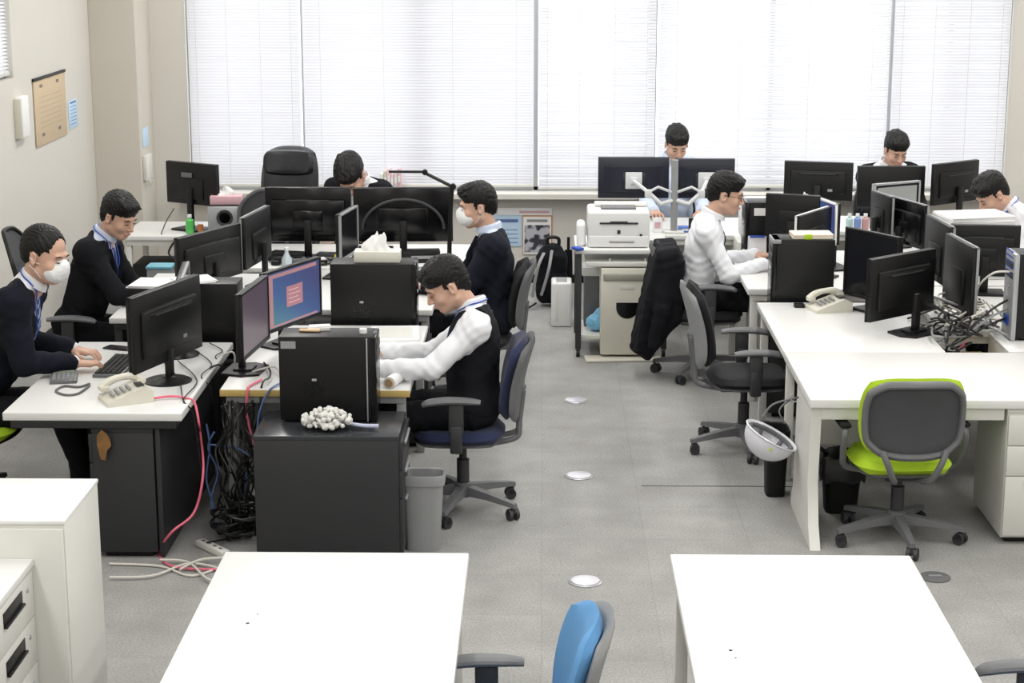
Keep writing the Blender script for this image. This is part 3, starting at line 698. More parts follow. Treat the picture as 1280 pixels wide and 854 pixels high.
desk('white desk of the dark haired man in black jacket at left', -2.47, -1.66, 10.2, 11.55, body=CHAR, legs=True, panels=[(-1.72, -1.70, 10.25, 11.5, .1, .68)])
tower('black tower with papers on top behind thin left monitor', -1.99, -1.64, 9.72, 9.92, .60, 1.015, holes=False, face=-1, facem=BLKG)
papers('white papers spread on black tower at left', (-1.90, 9.80, 1.015), .5, .21, .18, .012)
papers('white papers on the open tray beside black jacket man', (-2.13, 9.83, .99), -.1, .21, .24, .014)
t = thing('black_tray', 'black letter tray holding papers beside black jacket man', 'tray', (-2.13, 9.83, .60)); MB().b2(-.12, .12, -.13, .13, .36, .39, .004).b2(-.10, .10, -.12, .12, 0, .36, .006).build('body', BLKM, t)
monitor('big black monitor nearest on the masked mans desk', (-1.945, 8.44), (-1.735, 9.05), 1.20, .825, base='round', style='ridge', base_off=-.0)
monitor('monitor seen edge on behind the nearest left monitor', (-1.89, 9.56), (-1.83, 9.06), 1.17, .86, base='round', style='flat', edge=GREYL, base_off=.045)
monitor('dark monitor back facing camera beside black jacket man', (-2.09, 10.32), (-1.82, 10.88), 1.16, .85, style='big', base='round', edge=DGREY)
monitor('monitor with grey top edge behind the black jacket mans', (-1.80, 10.86), (-1.72, 11.38), 1.19, .87, style='flat', base='round', edge=GREYL)
phone('cream desk phone at near corner of masked mans desk', (-1.97, 8.38, .72), R(-62))
t = thing('calculator', 'grey calculator on desk by the masked mans elbow', 'calculator', (*on(80, 475, .72)[:2], .72), R(12)); MB().box((0, 0, .012), (.13, .17, .022), rot=(R(4), 0, 0), bev=.005).build('body', GREYP, t); k = MB()
for i in range(5):
    for j in range(5): k.box((-.045+i*.0225, -.06+j*.02, .0245+(-.06+j*.02)*.07), (.016, .013, .005), bev=0)
k.build('keys', GREYL, t); MB().box((0, .055, .0285), (.1, .03, .003), rot=(R(4), 0, 0), bev=0).build('display', mat('lcd', (.25,.3,.25), .3), t)
t = thing('smartphone', 'black smartphone on white desk beyond the masked mans hands', 'phone', (*on(148, 436, .72)[:2], .72), R(70)); MB().box((0, 0, .005), (.075, .15, .009), bev=.004).build('body', BLKG, t); MB().box((0, 0, .0098), (.065, .13, .0006), bev=0).build('screen', SCREEN, t)
cable('grey phone cord looped on masked mans desk', [(*on(x, y, .725)[:2], .726) for x, y in ((112, 482), (98, 492), (82, 494), (70, 489), (80, 483), (98, 484), (112, 480))], GREYP, .006)
keyboard('dark keyboard under the masked mans hands', (-2.15, 9.02, .72), R(88))
c = mat('green drink', (.10,.50,.12), .2)
# cable clutter along the left desks
P = on(200, 492, .73); 
cable('pink network cable hanging from the left desk to floor', [(-1.86, 8.36, .73), (-1.76, 8.40, .735), (-1.68, 8.40, .725), (-1.645, 8.40, .70), (-1.62, 8.36, .60), on(250, 540, .50), (*at(254, 590, 8.3)[:2], at(254, 590, 8.3)[2]), at(243, 640, 8.25), at(215, 665, 8.15), on(199, 690, .01), on(215, 708, .012), on(270, 712, .012), on(300, 708, .012)], PINK, .006)
for i, pts in enumerate([[(137, 705), (200, 708), (240, 720), (285, 705)], [(137, 722), (190, 720), (235, 705), (275, 712), (300, 735)], [(200, 700), (235, 703), (262, 725), (300, 728)], [(225, 712), (250, 700), (285, 697)]]):
    cable('beige cable lying on carpet behind the front desk', [(*on(x, y, .008+.006*i)[:2], .008+.006*i) for x, y in pts], WHITEC, .006, 'beige cables on the carpet by the power strip')
t = thing('power_strip', 'white power strip on the carpet between left desks', 'power strip', on(266, 690, .0), R(-48)); MB().box((0, 0, .018), (.24, .05, .034), bev=.008).build('body', WMET, t)
k = MB()
for i in range(4): k.box((-.08+i*.05, 0, .036), (.022, .012, .003), bev=0)
k.build('socket', GREYP, t)
for i, (a, lab) in enumerate([([(258, 530), (262, 560), (258, 600), (268, 640), (262, 680)], 'blue cable beside pink cable, the left of the pair'), ([(268, 540), (260, 560), (272, 590), (264, 625), (270, 665)], 'blue cable beside pink cable, the right of the pair'), ([(262, 556), (285, 558), (300, 562), (312, 570)], 'blue cable running level toward charcoal cabinet'), ([(308, 590), (303, 640), (290, 668), (265, 665)], 'blue cable curling down beside charcoal cabinet')]):
    cable(lab, [at(x, y, 8.62) for x, y in a], BLUEC, .005)
rnd = random.Random(3)
for i in range(24):
    x = -1.60+rnd.uniform(0, .22); y = 8.53+rnd.uniform(-.05, .25); P = [(x, y, .66)]
    for q in range(1, 7): P.append((x+rnd.uniform(-.05, .05), y+rnd.uniform(-.06, .06), max(.012, .66-q*.11)))
    P.append((x+rnd.uniform(-.12, .1), y+rnd.uniform(-.2, .1), .012+.004*i)); cable('black cable hanging in tangle between left desks', P, BLACKC, .005, 'black cable tangle between the left desks')
for i in range(16):
    cx, cy = -1.49+rnd.uniform(-.08, .08), 8.50+rnd.uniform(-.1, .1); r = rnd.uniform(.05, .1); ph = rnd.uniform(0, 6)
    cable('black cable coil on floor between left desks', [(cx+r*math.cos(ph+k*.9), cy+r*math.sin(ph+k*.9), .02+.010*i+.01*math.sin(k*1.3)) for k in range(9)], BLACKC, .006, 'coils at the foot of the black cable tangle')
for i, (a, b) in enumerate([((197, 447), (240, 500)), ((222, 452), (262, 500)), ((262, 430), (285, 446)), ((245, 440), (275, 470))]):
    p0, p1 = on(*a, .73), on(*b, .73); cable('thin black cable across back edge of left desk', [(*p0[:2], .735), ((p0[0]+p1[0])/2+.02, (p0[1]+p1[1])/2, .728), (min(p1[0], -1.69), p1[1], .728), (min(p1[0]+.02, -1.64), p1[1]-.02, .66), (-1.62, p1[1], .4)], BLACKC, .003, 'thin cables over the left desk edge')

# ================================================================== left island, right row
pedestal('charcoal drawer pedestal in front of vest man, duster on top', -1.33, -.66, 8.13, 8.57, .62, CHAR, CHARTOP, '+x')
tower('big black tower standing on charcoal pedestal by vest man', -1.245, -.785, 8.36, 8.56, .62, 1.035, stripe=True, side_label=True)
t = thing('wooden_spatula', 'small wooden stamp lying on top of nearest black tower', 'stamp', (-1.10, 8.47, 1.035), R(-5)); MB().box((0, 0, .007), (.10, .03, .012), bev=.006, seg=3).build('body', mat('pale wood', (.60,.42,.26), .5, var=.1), t)
papers('folded white slip on top of nearest black tower', (-1.06, 8.52, 1.035), R(15), .10, .05, .02)
t = thing('tape_roll', 'small white tape roll at front corner of nearest tower', 'tape', (-.845, 8.45, 1.035)); MB().lathe([(.018, 0), (.018, .02), (.010, .02), (.010, 0)], 18, cap=False).build('roll', PAPER, t)
desk('white desk with yellow edge where vest man works', -1.56, -.64, 8.60, 10.03, th=.035, body=GREYL, edge=WOODE, legs=True, panels=[(-1.50, -1.485, 8.65, 9.98, .12, .68)])
pedestal('dark pedestal carrying the tower with a tissue box', -1.33, -.66, 10.06, 10.42, .62, CHAR, CHARTOP, '+x')
tower('black tower with a tissue box, between the two right hand workers', -1.20, -.715, 10.10, 10.31, .62, 1.055)
tissue_box('white tissue box standing on black tower', (-.93, 10.2, 1.055), 0, mat('cream carton', (.66,.65,.58), .6), (.26, .12, .062), 3, .15, .085)
desk('white desk of the masked man in dark suit', -1.56, -.64, 10.45, 11.7, body=GREYL, th=.035, legs=True)
monitor('monitor with painted mauve glare, the left of vest mans pair', (-1.475, 8.70), (-1.42, 9.22), 1.165, .83, front='near', style='flat', base='square', screen='mauve', base_off=.05)
monitor('blue lit monitor showing a pale window, right of the pair', (-1.445, 9.27), (-1.215, 9.78), 1.16, .835, front='near', style='flat', base='square', screen='blue', base_off=.05)
mon = [o for o in bpy.data.objects if o.type == 'EMPTY' and o.name.startswith('computer_monitor')][-1]
pk = mat('lit pink dialog', (.25,.12,.14), .4, emit=((.22,.10,.12), .9)); pk2 = mat('lit pink frame', (.25,.14,.15), .4, emit=((.22,.115,.13), .8))
k = MB(); zc = (1.16+.835)/2-.72; k.b2(-.07, .09, -.0152, -.0145, zc-.055, zc+.055, 0); k.build('dialog_window', pk, mon, smooth=False)
k = MB(); k.b2(-.24, -.2, -.0152, -.0145, zc-.14, zc+.14, 0).b2(-.2, .235, -.0152, -.0145, zc+.12, zc+.14, 0).b2(-.2, .235, -.0152, -.0145, zc-.14, zc-.128, 0).build('desktop_border', pk2, mon, smooth=False)
k = MB()
for i in range(4): k.b2(-.05, .065-.02*(i % 2), -.0158, -.0153, zc-.035+i*.022, zc-.031+i*.022, 0)
k.build('dialog_lines', mat('lit pale line', (.4,.3,.3), .4, emit=((.42,.27,.28), .8)), mon, smooth=False)
monitor('monitor seen edge on behind the tissue box', (-1.27, 11.25), (-1.20, 11.65), 1.15, .85, front='near', style='flat', edge=GREYL, base='plate')
keyboard('keyboard under vest mans sleeves', (-.98, 9.0, .72), R(-90))
t = thing('file_folder', 'white folder lying flat on vest mans desk', 'folder', (-.80, 9.72, .72), R(4)); MB().box((0, 0, .015), (.26, .34, .03), bev=.003).build('cover', PAPER, t); MB().box((.0, -.0, .0305), (.2, .28, .001), bev=0).build('label', WMET, t)
t = thing('paper_roll', 'rolled white paper lying at front of vest mans desk', 'paper roll', (-.72, 8.68, .75)); o = MB().cyl((-.02, -.07, 0), (.03, .12, 0), .03, 18).build('roll', PAPER, t); MB().cyl((-.022, -.076, 0), (-.019, -.068, 0), .021, 16).build('core', mat('card core', (.5,.35,.2), .7), t)
t = thing('laptop', 'dark closed laptop on far desk beside tissue box tower', 'laptop', (*on(532, 363, .72)[:2], .72), R(3)); MB().box((0, 0, .014), (.14, .26, .026), bev=.005).build('body', BLKM, t); MB().box((0, 0, .028), (.13, .25, .003), bev=.001).build('lid', DGREY, t)
cable('pink cable hanging over the yellow desk edge', [(-1.38, 8.75, .73), (-1.42, 8.62, .728), (-1.425, 8.585, .70), (-1.43, 8.58, .60), (-1.40, 8.57, .45)], PINK, .006)
cable('blue cable hanging over yellow desk edge beside tower', [(-1.27, 8.70, .73), (-1.30, 8.62, .728), (-1.33, 8.585, .70), (-1.37, 8.58, .60), (-1.39, 8.58, .45)], BLUEC, .005)
cable('white cable looping under vest mans monitors', [(-1.45, 8.9, .73), (-1.35, 8.95, .745), (-1.3, 8.85, .73), (-1.28, 8.75, .73)], WHITEC, .005)
cable('black cable running under vest mans monitors', [(-1.42, 9.1, .73), (-1.36, 8.9, .74), (-1.34, 8.75, .74), (-1.36, 8.62, .728), (-1.37, 8.58, .5)], BLACKC, .005)
# duster
D = Field((-.16, -.11, -.02), (.16, .11, .16), .0035); rnd = random.Random(5)
for i in range(260):
    a = rnd.uniform(0, 2*PI); f = rnd.random()**.5; x = .115*f*math.cos(a); y = .065*f*math.sin(a); zz = .025+rnd.uniform(0, .095)*(1-.55*f)
    D.ell((x, y, max(.014, zz)), (rnd.uniform(.007, .014),)*3, None, .002)
D.keep((0, 0, 0), None, lambda X, Y, Z: -Z+.001, .3)
t = thing('feather_duster', 'fluffy white duster with pale handle on charcoal pedestal', 'duster', (-1.0, 8.235, .62)); np_obj([D.mesh()], 'fluff', mat('fluffy white fibre', (.66,.66,.63), .9, var=.08, vscale=60), t)
MB().tube([(.09, 0, .035), (.16, .0, .022), (.24, -.005, .02)], [.008, .009, .011], 10).build('handle', mat('lilac plastic', (.48,.50,.66), .4), t)
# waste bin
def bin_(label, loc, m, w=.21, d=.15, h=.38, liner=None):
    t = thing('waste_bin', label, 'waste bin', loc); vs = []; fs = []; n = 28
    def ring(sx, sy, z):
        o = []
        for k in range(n):
            a = 2*PI*k/n; c, s = math.cos(a), math.sin(a); e = .45; o.append((sx*abs(c)**e*(1 if c > 0 else -1), sy*abs(s)**e*(1 if s > 0 else -1), z))
        return o
    L = [ring(w*.38, d*.38, 0), ring(w*.46, d*.46, h*.84), ring(w*.46, d*.46, h*.86), ring(w*.505, d*.505, h*.865), ring(w*.52, d*.52, h*.97), ring(w*.5, d*.5, h), ring(w*.46, d*.46, h*.985), ring(w*.44, d*.44, h*.8), ring(w*.36, d*.36, .012)]
    for q in L: vs += q
    for i in range(len(L)-1):
        for k in range(n): fs.append((i*n+k, i*n+(k+1) % n, (i+1)*n+(k+1) % n, (i+1)*n+k))
    fs.append(tuple(range(n-1, -1, -1))); fs.append(tuple((len(L)-1)*n+k for k in range(n)))
    MB().add(vs, fs).build('bucket', m, t)
    if liner:
        vs = []; fs = []
        for j, (s, z) in enumerate(((.40, h*.6), (.47, h*1.0), (.50, h*1.08), (.545, h*1.02), (.55, h*.8), (.53, h*.62))):
            vs += [(x*(1+.05*math.sin(k*2.3+j)), y*(1+.05*math.cos(k*1.9+j)), zz+.012*math.sin(k*1.7+j)) for k, (x, y, zz) in enumerate(ring(w*s, d*s, z))]
        for i in range(5):
            for k in range(n): fs.append((i*n+k, i*n+(k+1) % n, (i+1)*n+(k+1) % n, (i+1)*n+k))
        MB().add(vs, fs).build('bag', liner, t, sharp=60)
    return t
bin_('light grey waste bin between charcoal pedestal and blue chair', (-.565, 8.36, 0), GREYL)
# head desk at the far end of the left island
desk('white head desk carrying two large black monitor backs', -1.95, -.5, 11.75, 12.65, body=GREYL, legs=True, panels=[(-1.9, -.55, 12.45, 12.47, .1, .68)])
monitor('large black monitor back left of pair before bowed head', (-1.85, 12.12), (-1.275, 12.12), 1.195, .83, style='big', base='plate', body=BLKG)
t = monitor('large black monitor back right of pair before bowed head', (-1.26, 12.10), (-.60, 12.14), 1.195, .83, style='flat', base='plate', body=BLKG)
P = [(.27*math.cos(PI*k/12)*-1, -.035-.01*math.sin(PI*k/12), .17+.20*math.sin(PI*k/12)+.03) for k in range(13)]
MB().tube([(x, y, z) for x, y, z in P], .010, 8).build('curved_trim', DGREY, t)
# clutter on and around that desk
def at2(px, py, Y, z): p = at(px, py, Y); return (p[0], Y, z)
cl = [(352, 'black', .05), (372, 'grey', .04), (395, 'yellow', .06), (412, 'white', .05), (432, 'yellow', .04), (345, 'dark', .03)]
YEL = mat('yellow plastic', (.62,.50,.06), .5)
for i, (px, y, nm, lab, m, s) in enumerate([(345, 11.86, 'mouse', 'black mouse near left end of head desk', BLK, (.06, .10, .035)), (372, 11.84, 'stapler', 'yellow notepad block on cluttered head desk', YEL, (.07, .06, .05)), (398, 11.86, 'card_box', 'white card box on cluttered head desk', PAPER, (.09, .06, .045)), (423, 11.84, 'pen_box', 'small yellow box right end of cluttered head desk', YEL, (.04, .05, .07)), (356, 11.95, 'hole_punch', 'dark grey block behind notepad on head desk', DGREY, (.10, .06, .04))]):
    nm = {'stapler': 'notepad', 'pen_box': 'box', 'hole_punch': 'box', 'card_box': 'box'}.get(nm, nm)
    t = thing(nm, lab, nm.replace('_', ' '), at2(px, 320, y, .72), R(10*i)); MB().box((0, 0, s[2]/2), s, bev=.012 if nm == 'mouse' else .003, seg=3).build('body', m, t)
rnd = random.Random(9)
for i in range(12):
    x = -1.8+i*.05; y = 11.9+rnd.uniform(-.06, .06); cable('dark cable heaped on the head desk under left large monitor', [(x, y, .727), (x+.05, y+.05, .74+.02*rnd.random()), (x+.1, y-.04, .735), (x+.16, y+.02, .727)], BLACKC if i % 3 else GREYP, .005, 'cables heaped on the head desk')
t = thing('bottle', 'clear bottle standing between left island monitors', 'bottle', (-1.60, 11.3, .72)); MB().lathe([(.03, 0), (.032, .02), (.032, .14), (.012, .18), (.012, .2)], 18).build('body', mat('clear blueish plastic', (.55,.62,.66), .1), t); MB().lathe([(.014, .2), (.014, .215), (.001, .216)], 12).build('cap', PAPER, t)
for i in range(9):
    x = -1.60+rnd.uniform(-.04, .06); y = 9.0+i*.28; m = [BLACKC, WHITEC, BLUEC][i % 3]
    cable('cable hanging in gap between left island desk rows', [(x-.05, y, .725), (x, y+.02, .735), (x+.005, y+.03, .66), (x-.02, y+.05, .45), (x+.02, y, .2), (x-.02, y-.1, .02)], m, .005, 'cables in the gap between left desk rows')
for i in range(6):
    x = -1.42+rnd.uniform(-.06, .06); y = 9.95+rnd.uniform(0, .1); 
for i, (x, y, s, m, lab, nm) in enumerate([(-1.70, 12.0, (.22, .12, .06), BLKM, 'black dock under left large monitor', 'docking_box'), (-1.42, 12.02, (.16, .10, .05), DGREY, 'dark grey dock right of the black dock', 'docking_box'), (-1.12, 11.95, (.26, .14, .10), BLKM, 'black cube drive under the right large monitor', 'drive_box'), (-.80, 11.98, (.24, .12, .08), BLK, 'black flat drive near lamp under large monitor', 'drive_box'), (-1.62, 11.83, (.14, .09, .05), GREYP, 'grey hub box before left large monitor', 'hub_box'), (-1.48, 11.86, (.12, .10, .035), BLK, 'black puck before left large monitor', 'hub_box')]):
    t = thing(nm, lab, 'electronics', (x, y, .72), R(7*i-15)); MB().box((0, 0, s[2]/2), s, bev=.006).build('body', m, t); MB().box((0, -s[1]/2-.001, s[2]/2), (s[0]*.6, .002, s[2]*.25), bev=0).build('port_strip', GREYL if i % 2 else DGREY, t)
# lamp
t = thing('desk_lamp', 'black folding arm lamp beside the masked suited man', 'lamp', (-.60, 11.62, .72))
MB().lathe([(.07, 0), (.07, .012), (.02, .02), (.014, .04)], 24).build('lamp_base', BLK, t)
MB().tube([(0, 0, .03), (.005, 0, .25), (.02, 0, .52), (.03, 0, .55)], [.016, .014, .014, .016], 10).build('lamp_post', BLK, t)
MB().tube([(.03, 0, .55), (-.16, 0, .645)], .011, 8, smooth=False).lathe([(.02, -.02), (.02, .02)], 14, Matrix.Translation((.028, 0, .553)) @ Matrix.Rotation(R(90), 4, 'X')).build('lamp_arm', BLK, t)
MB().box((-.26, 0, .648), (.24, .035, .014), bev=.005).lathe([(.018, -.018), (.018, .018)], 14, Matrix.Translation((-.15, 0, .645)) @ Matrix.Rotation(R(90), 4, 'X')).build('lamp_head', BLK, t)
cable('green cable arching on desk behind tissue box tower', [(-.86, 11.1, .727), (-.82, 11.15, .80), (-.74, 11.2, .83), (-.67, 11.2, .78), (-.66, 11.2, .727)], mat('grey green cable', (.25,.33,.28), .5), .006)
for i, (px, y, m, s) in enumerate([(512, 11.0, GREYL, (.08, .05, .04)), (528, 11.15, PAPER, (.07, .08, .03)), (545, 11.0, PAPER, (.05, .07, .05))]):
    t = thing('small_box', ['light grey box behind tissue box tower', 'flat white box behind tissue box tower', 'small white box near suited mans hands'][i], 'box', at2(px, 330, y, .72), R(20*i)); MB().box((0, 0, s[2]/2), s, bev=.004).build('body', m, t)
# bookstand behind the head desk on the sill
rnd = random.Random(2); SX = at(478, 230, YB-.1)[0]
cols = [(.7,.7,.66), (.55,.5,.45), (.75,.55,.55), (.72,.5,.6), (.62,.62,.6), (.7,.45,.5)]; bx = SX
for i in range(6):
    w_ = .028; hh = .16+.02*(i % 3); t = thing('binder', ['white binder leftmost on sill behind lamp', 'tan binder second on sill behind lamp', 'rose binder third on sill behind lamp', 'mauve binder fourth on sill behind lamp', 'grey binder fifth on sill behind lamp', 'pink binder last on sill behind lamp'][i], 'binder', (bx, YB-.1, .76), 0, 'binders on the window sill')
    MB().box((0, 0, hh/2), (w_-.002, .1, hh), bev=.002).build('cover', mat('binder %d' % i, cols[i], .6), t); MB().box((0, -.051, hh*.6), (w_*.6, .002, .05), bev=0).build('spine_label', PAPER, t); bx += w_
# left rear desk
desk('white side desk by left wall with a monitor on it', -3.02, -2.05, 12.95, 13.6, body=WMET, legs=True)
monitor('square black monitor back on the side desk by left wall', (-2.75, 13.36), (-2.34, 13.12), 1.21, .905, style='flat', base='plate', base_off=.02)
mo = [o for o in bpy.data.objects if o.type == 'EMPTY' and o.name.startswith('computer_monitor')][-1]
MB().box((-.03, -.028, .40), (.10, .004, .035), bev=.001).build('maker_plate', GREYP, mo)
t = tower('silver fronted tower on side desk under pink tissue box', -2.40, -2.17, 13.0, 13.40, .72, .93, body=BLKM, holes=False, facedir='y')
MB().box((0, -.205, .105), (.225, .02, .205), bev=.006).build('front_bezel', SILV, t)
MB().lathe([(.06, 0), (.06, .004), (.045, .004), (.04, .001)], 24, Matrix.Translation((.01, -.214, .125)) @ Matrix.Rotation(R(90), 4, 'X')).box((0, -.216, .035), (.16, .004, .03), bev=0).build('front_grille', DGREY, t)
tissue_box('pink tissue box on silver fronted tower', (-2.28, 13.12, .93), R(5), PINKB, (.23, .12, .06), 5, .1, .06)
t = thing('tissue_pack', 'white box with tissue right of the silver tower', 'tissue box', (-2.10, 13.1, .72)); MB().box((0, 0, .07), (.11, .12, .14), bev=.006).build('carton', mat('pale green carton', (.5,.56,.54), .6), t); tissue_mesh(MB(), (0, 0, .138), .1, .1, 8).build('tissue', PAPER, t, sharp=60)
cup('bottle', 'green drink bottle beside square monitor on side desk', 'bottle', (-2.54, 13.05, .72), .03, .12, c, PAPER)
cup('pen_cup', 'orange cup right of green bottle on side desk', 'cup', (-2.46, 13.03, .72), .022, .07, mat('orange plastic', (.5,.16,.04), .5))
t = thing('equipment_box', 'black box under left side desk', 'box', (-2.7, 13.15, 0)); MB().box((0, 0, .26), (.5, .35, .5), bev=.01).box((0, -.17, .3), (.4, .02, .3), bev=.006).build('case', BLKM, t)
t = thing('clear_tub', 'clear plastic tub on low stand beside black jacket man', 'container', (-2.52, 11.9, .52)); MB().box((0, 0, .09), (.16, .14, .17), bev=.01).build('tub', mat('smoky clear plastic', (.25,.27,.28), .15), t); MB().box((0, 0, .18), (.17, .15, .02), bev=.006).build('lid', mat('teal lid', (.15,.4,.5), .4), t)
t = thing('low_stand', 'dark low stand behind black jacket man', 'stand', (-2.5, 11.9, 0)); MB().box((0, 0, .50), (.4, .3, .04), bev=.004).build('shelf_top', BLKM, t)
for a in (-.17, .17):
    for b in (-.12, .12): MB().box((a, b, .24), (.03, .03, .48), bev=.003).build('leg', BLKM, t)
for i in range(7):
    x = -2.62+i*.05; cable('black cable drooping under the left side desk', [(x, 12.93, .70), (x-.05, 12.9, .6), (x+.05, 12.88, .52), (x-.02, 12.86, .4+.03*i)], BLACKC, .008, 'cables under the left side desk')
cable('thin cable from square monitor along the side desk edge', [(-2.68, 13.2, .88), (-2.72, 13.1, .80), (-2.74, 13.0, .725)], BLACKC, .004)

# ================================================================== right island
desk('front white desk over the green chair at right', 1.27, 2.78, 8.45, 9.43, th=.045, body=WMET, legs=False, apron=False, panels=[(1.33, 2.19, 9.3, 9.32, .25, .67), (1.33, 2.195, 8.47, 8.50, .615, .674)])
dk = [o for o in bpy.data.objects if o.get('label') == 'front white desk over the green chair at right'][0]
PZ = [(.50-.985, 0), (1.10-.985+.0, 0), (1.05-.985, .06), (.98-.985, .675), (-.47, .675), (-.42, .45), (-.40, .12)]
PY = [(-.59, 0), (.12, 0), (.12, .06), (.06, .12), (.02, .675), (-.47, .675), (-.43, .30), (-.50, .10)]
MB().prism(PY, -.0, .05, Matrix(((0, 0, 1, -.745), (1, 0, 0, 0), (0, 1, 0, 0), (0, 0, 0, 1)))).build('leg', WMET, dk)
pedestal('white drawer pedestal at right edge under the front desk', 2.21, 2.62, 8.47, 9.05, .673, WMET, WMET, '-y', handle=WMET)
desk('white desk row section behind front desk, phone on it', 1.27, 2.12, 9.44, 10.70, th=.04, body=WMET, legs=True, panels=[(2.05, 2.07, 9.5, 10.6, .1, .67)])
pedestal('dark pedestal carrying the tower with books at right', 1.36, 1.80, 10.74, 11.04, .60, CHAR, CHARTOP, '-x')
t = tower('black tower with a book pile on top, beside cream phone', 1.37, 1.74, 10.76, 10.97, .60, 1.085, holes=False, face=-1, facem=BLKG)
MB().box((-.17, -.02, .474), (.05, .19, .022), bev=.003).build('top_cover', GREYL, t)
for i, (m, lab) in enumerate(((mat('cream book', (.72,.68,.55), .6), 'cream book flat on tower, lower of two'), (mat('pinkish book', (.74,.62,.52), .6), 'buff book with green tab on tower, upper of two'))):
    q = thing('book', lab, 'book', (1.60, 10.86, 1.085+.014*i), R(2*i)); MB().box((0, 0, .007), (.24, .16, .0135), bev=.002).build('cover', m, q)
    if i: MB().box((-.03, -.079, .0), (.045, .008, .03), bev=.001).build('tab', LIME, q)
desk('white desk of the man in white shirt', 1.26, 2.10, 11.10, 12.45, th=.04, body=WMET, legs=True)
pedestal('white drawer pedestal under white shirt mans desk', 1.33, 1.70, 11.20, 11.75, .635, WMET, WMET, '-y', handle=WMET)
tower('black tower with white label behind white shirt man', 1.35, 1.60, 12.10, 12.32, .72, 1.10, holes=False, face=-1)
t = [o for o in bpy.data.objects if o.get('label') == 'black tower with white label behind white shirt man'][0]; MB().box((-.03, -.112, .32), (.09, .002, .05), bev=0).build('label', PAPER, t)
monitor('front black monitor on hexagon base on right front desk', (1.76, 9.78), (2.18, 10.14), 1.15, .80, style='ridge', base='square', base_off=.10)
monitor('black monitor behind the front one, beside cream phone', (1.775, 10.62), (2.02, 10.25), 1.19, .79, style='flat', base='plate', front='near')
monitor('black monitor back beside face of white shirt man', (1.46, 11.97), (1.80, 11.86), 1.185, .90, style='flat', base='plate')
monitor('tilted black monitor with white top edge right of white shirt man', (1.57, 11.25), (1.83, 11.66), 1.15, .88, style='flat', base='plate', edge=PAPER)
monitor('small bluish monitor with white edge behind tilted monitor', (1.79, 11.95), (1.88, 11.62), 1.17, .90, style='flat', base='plate', edge=PAPER, front='near', screen='blue')
phone('cream desk phone at right in front of book topped tower', (1.66, 10.50, .72), R(-75))
t = thing('wireless_receiver', 'small black plug adapter left of the right phone', 'adapter', (1.50, 10.56, .72)); MB().box((0, 0, .012), (.06, .045, .024), bev=.006).box((.04, .0, .008), (.03, .02, .014), bev=.004).build('body', BLK, t)
t = thing('desk_calendar', 'white desk calendar standing before white shirt man', 'calendar', (1.42, 12.03, .72)); Mx = Matrix.Rotation(R(-12), 4, 'X')
MB().box((0, 0, .085), (.12, .003, .165), rot=(R(-12), 0, 0), bev=0).box((0, .045, .085), (.12, .003, .165), rot=(R(12), 0, 0), bev=0).build('sheet', PAPER, t); MB().box((0, .005, .165), (.10, .012, .014), bev=.004).build('binding', LANY, t)
papers('white papers stacked behind white shirt man desk', (1.52, 12.38, .72), .1, .3, .12, .02)
# right row of the right island
desk('white right hand desk behind the silver and black tower', 2.22, 3.10, 9.96, 11.2, th=.04, body=WMET, legs=True)
desk('white right hand desk before the bowed man at right edge', 2.13, 3.02, 11.24, 12.8, th=.04, body=WMET, legs=True)
t = pedestal('white low pedestal carrying the silver black tower at right', 2.46, 3.0, 9.48, 9.93, .715, WMET, WHITE, '-y', handle=WMET)
t = tower('silver and black tower at right frame edge', 2.53, 2.98, 9.72, 9.92, .715, 1.19, body=BLK, holes=False, face=-1, facem=SILV)
k = MB()
for i in range(5): k.box((-.235, 0, .36+.03*i-.0), (.004, .14, .006), bev=0)
k.box((-.235, 0, .10), (.005, .1, .05), bev=0); k.build('ports', LANY, t)
MB().box((-.12, -.102, .40), (.06, .002, .03), bev=0).build('sticker', GREYL, t)
monitor('black monitor back turned toward camera at right, cable heap below', (2.30, 10.35), (2.35, 9.86), 1.20, .80, style='flat', base='plate', edge=GREYL, zd=.72, base_off=-.05)
monitor('monitor seen edge on left of the cable heap', (2.30, 10.9), (2.34, 10.42), 1.22, .86, style='flat', base='plate', edge=GREYL)
monitor('black monitor back in front of the white shirted man at right edge', (2.47, 11.05), (2.88, 11.0), 1.135, .82, style='big', base='plate', bezel=DGREY)
t = monitor('monitor with grey top rim in middle of right hand row', (2.275, 12.08), (2.44, 11.62), 1.16, .87, style='big', base='plate', edge=GREYL, body=BLKG)
monitor('edge on monitor left of the silver framed screen', (2.19, 12.15), (2.26, 11.85), 1.18, .92, style='flat', base='plate', edge=GREYL)
t = monitor('silver framed screen with painted grey reflection between black monitors at right', (2.27, 12.46), (2.56, 12.62), 1.18, .93, front='near', style='flat', base='plate', edge=SILV, body=SILV, w=.40)
MB().box((0, -.0142, .335), (.34, .001, .19), bev=0).build('screen_reflection', mat('grey painted reflection', (.30,.31,.31), .4), t)  # flat grey pane paints the blinds' reflection onto the screen
desk('white desk at right rear under three black monitors', 1.70, 3.45, 13.25, 13.95, body=WMET, legs=True, panels=[(1.75, 3.4, 13.8, 13.82, .1, .68)])
monitor('black monitor back, left of the three at right rear', (1.79, 13.62), (2.28, 13.50), 1.185, .90, style='ridge', base='plate')
monitor('black monitor back, middle of the three at right rear', (2.32, 13.55), (2.82, 13.56), 1.155, .85, style='flat', base='plate')
monitor('black monitor back, right of the three at right rear', (2.85, 13.42), (3.24, 13.72), 1.185, .88, style='ridge', base='plate')
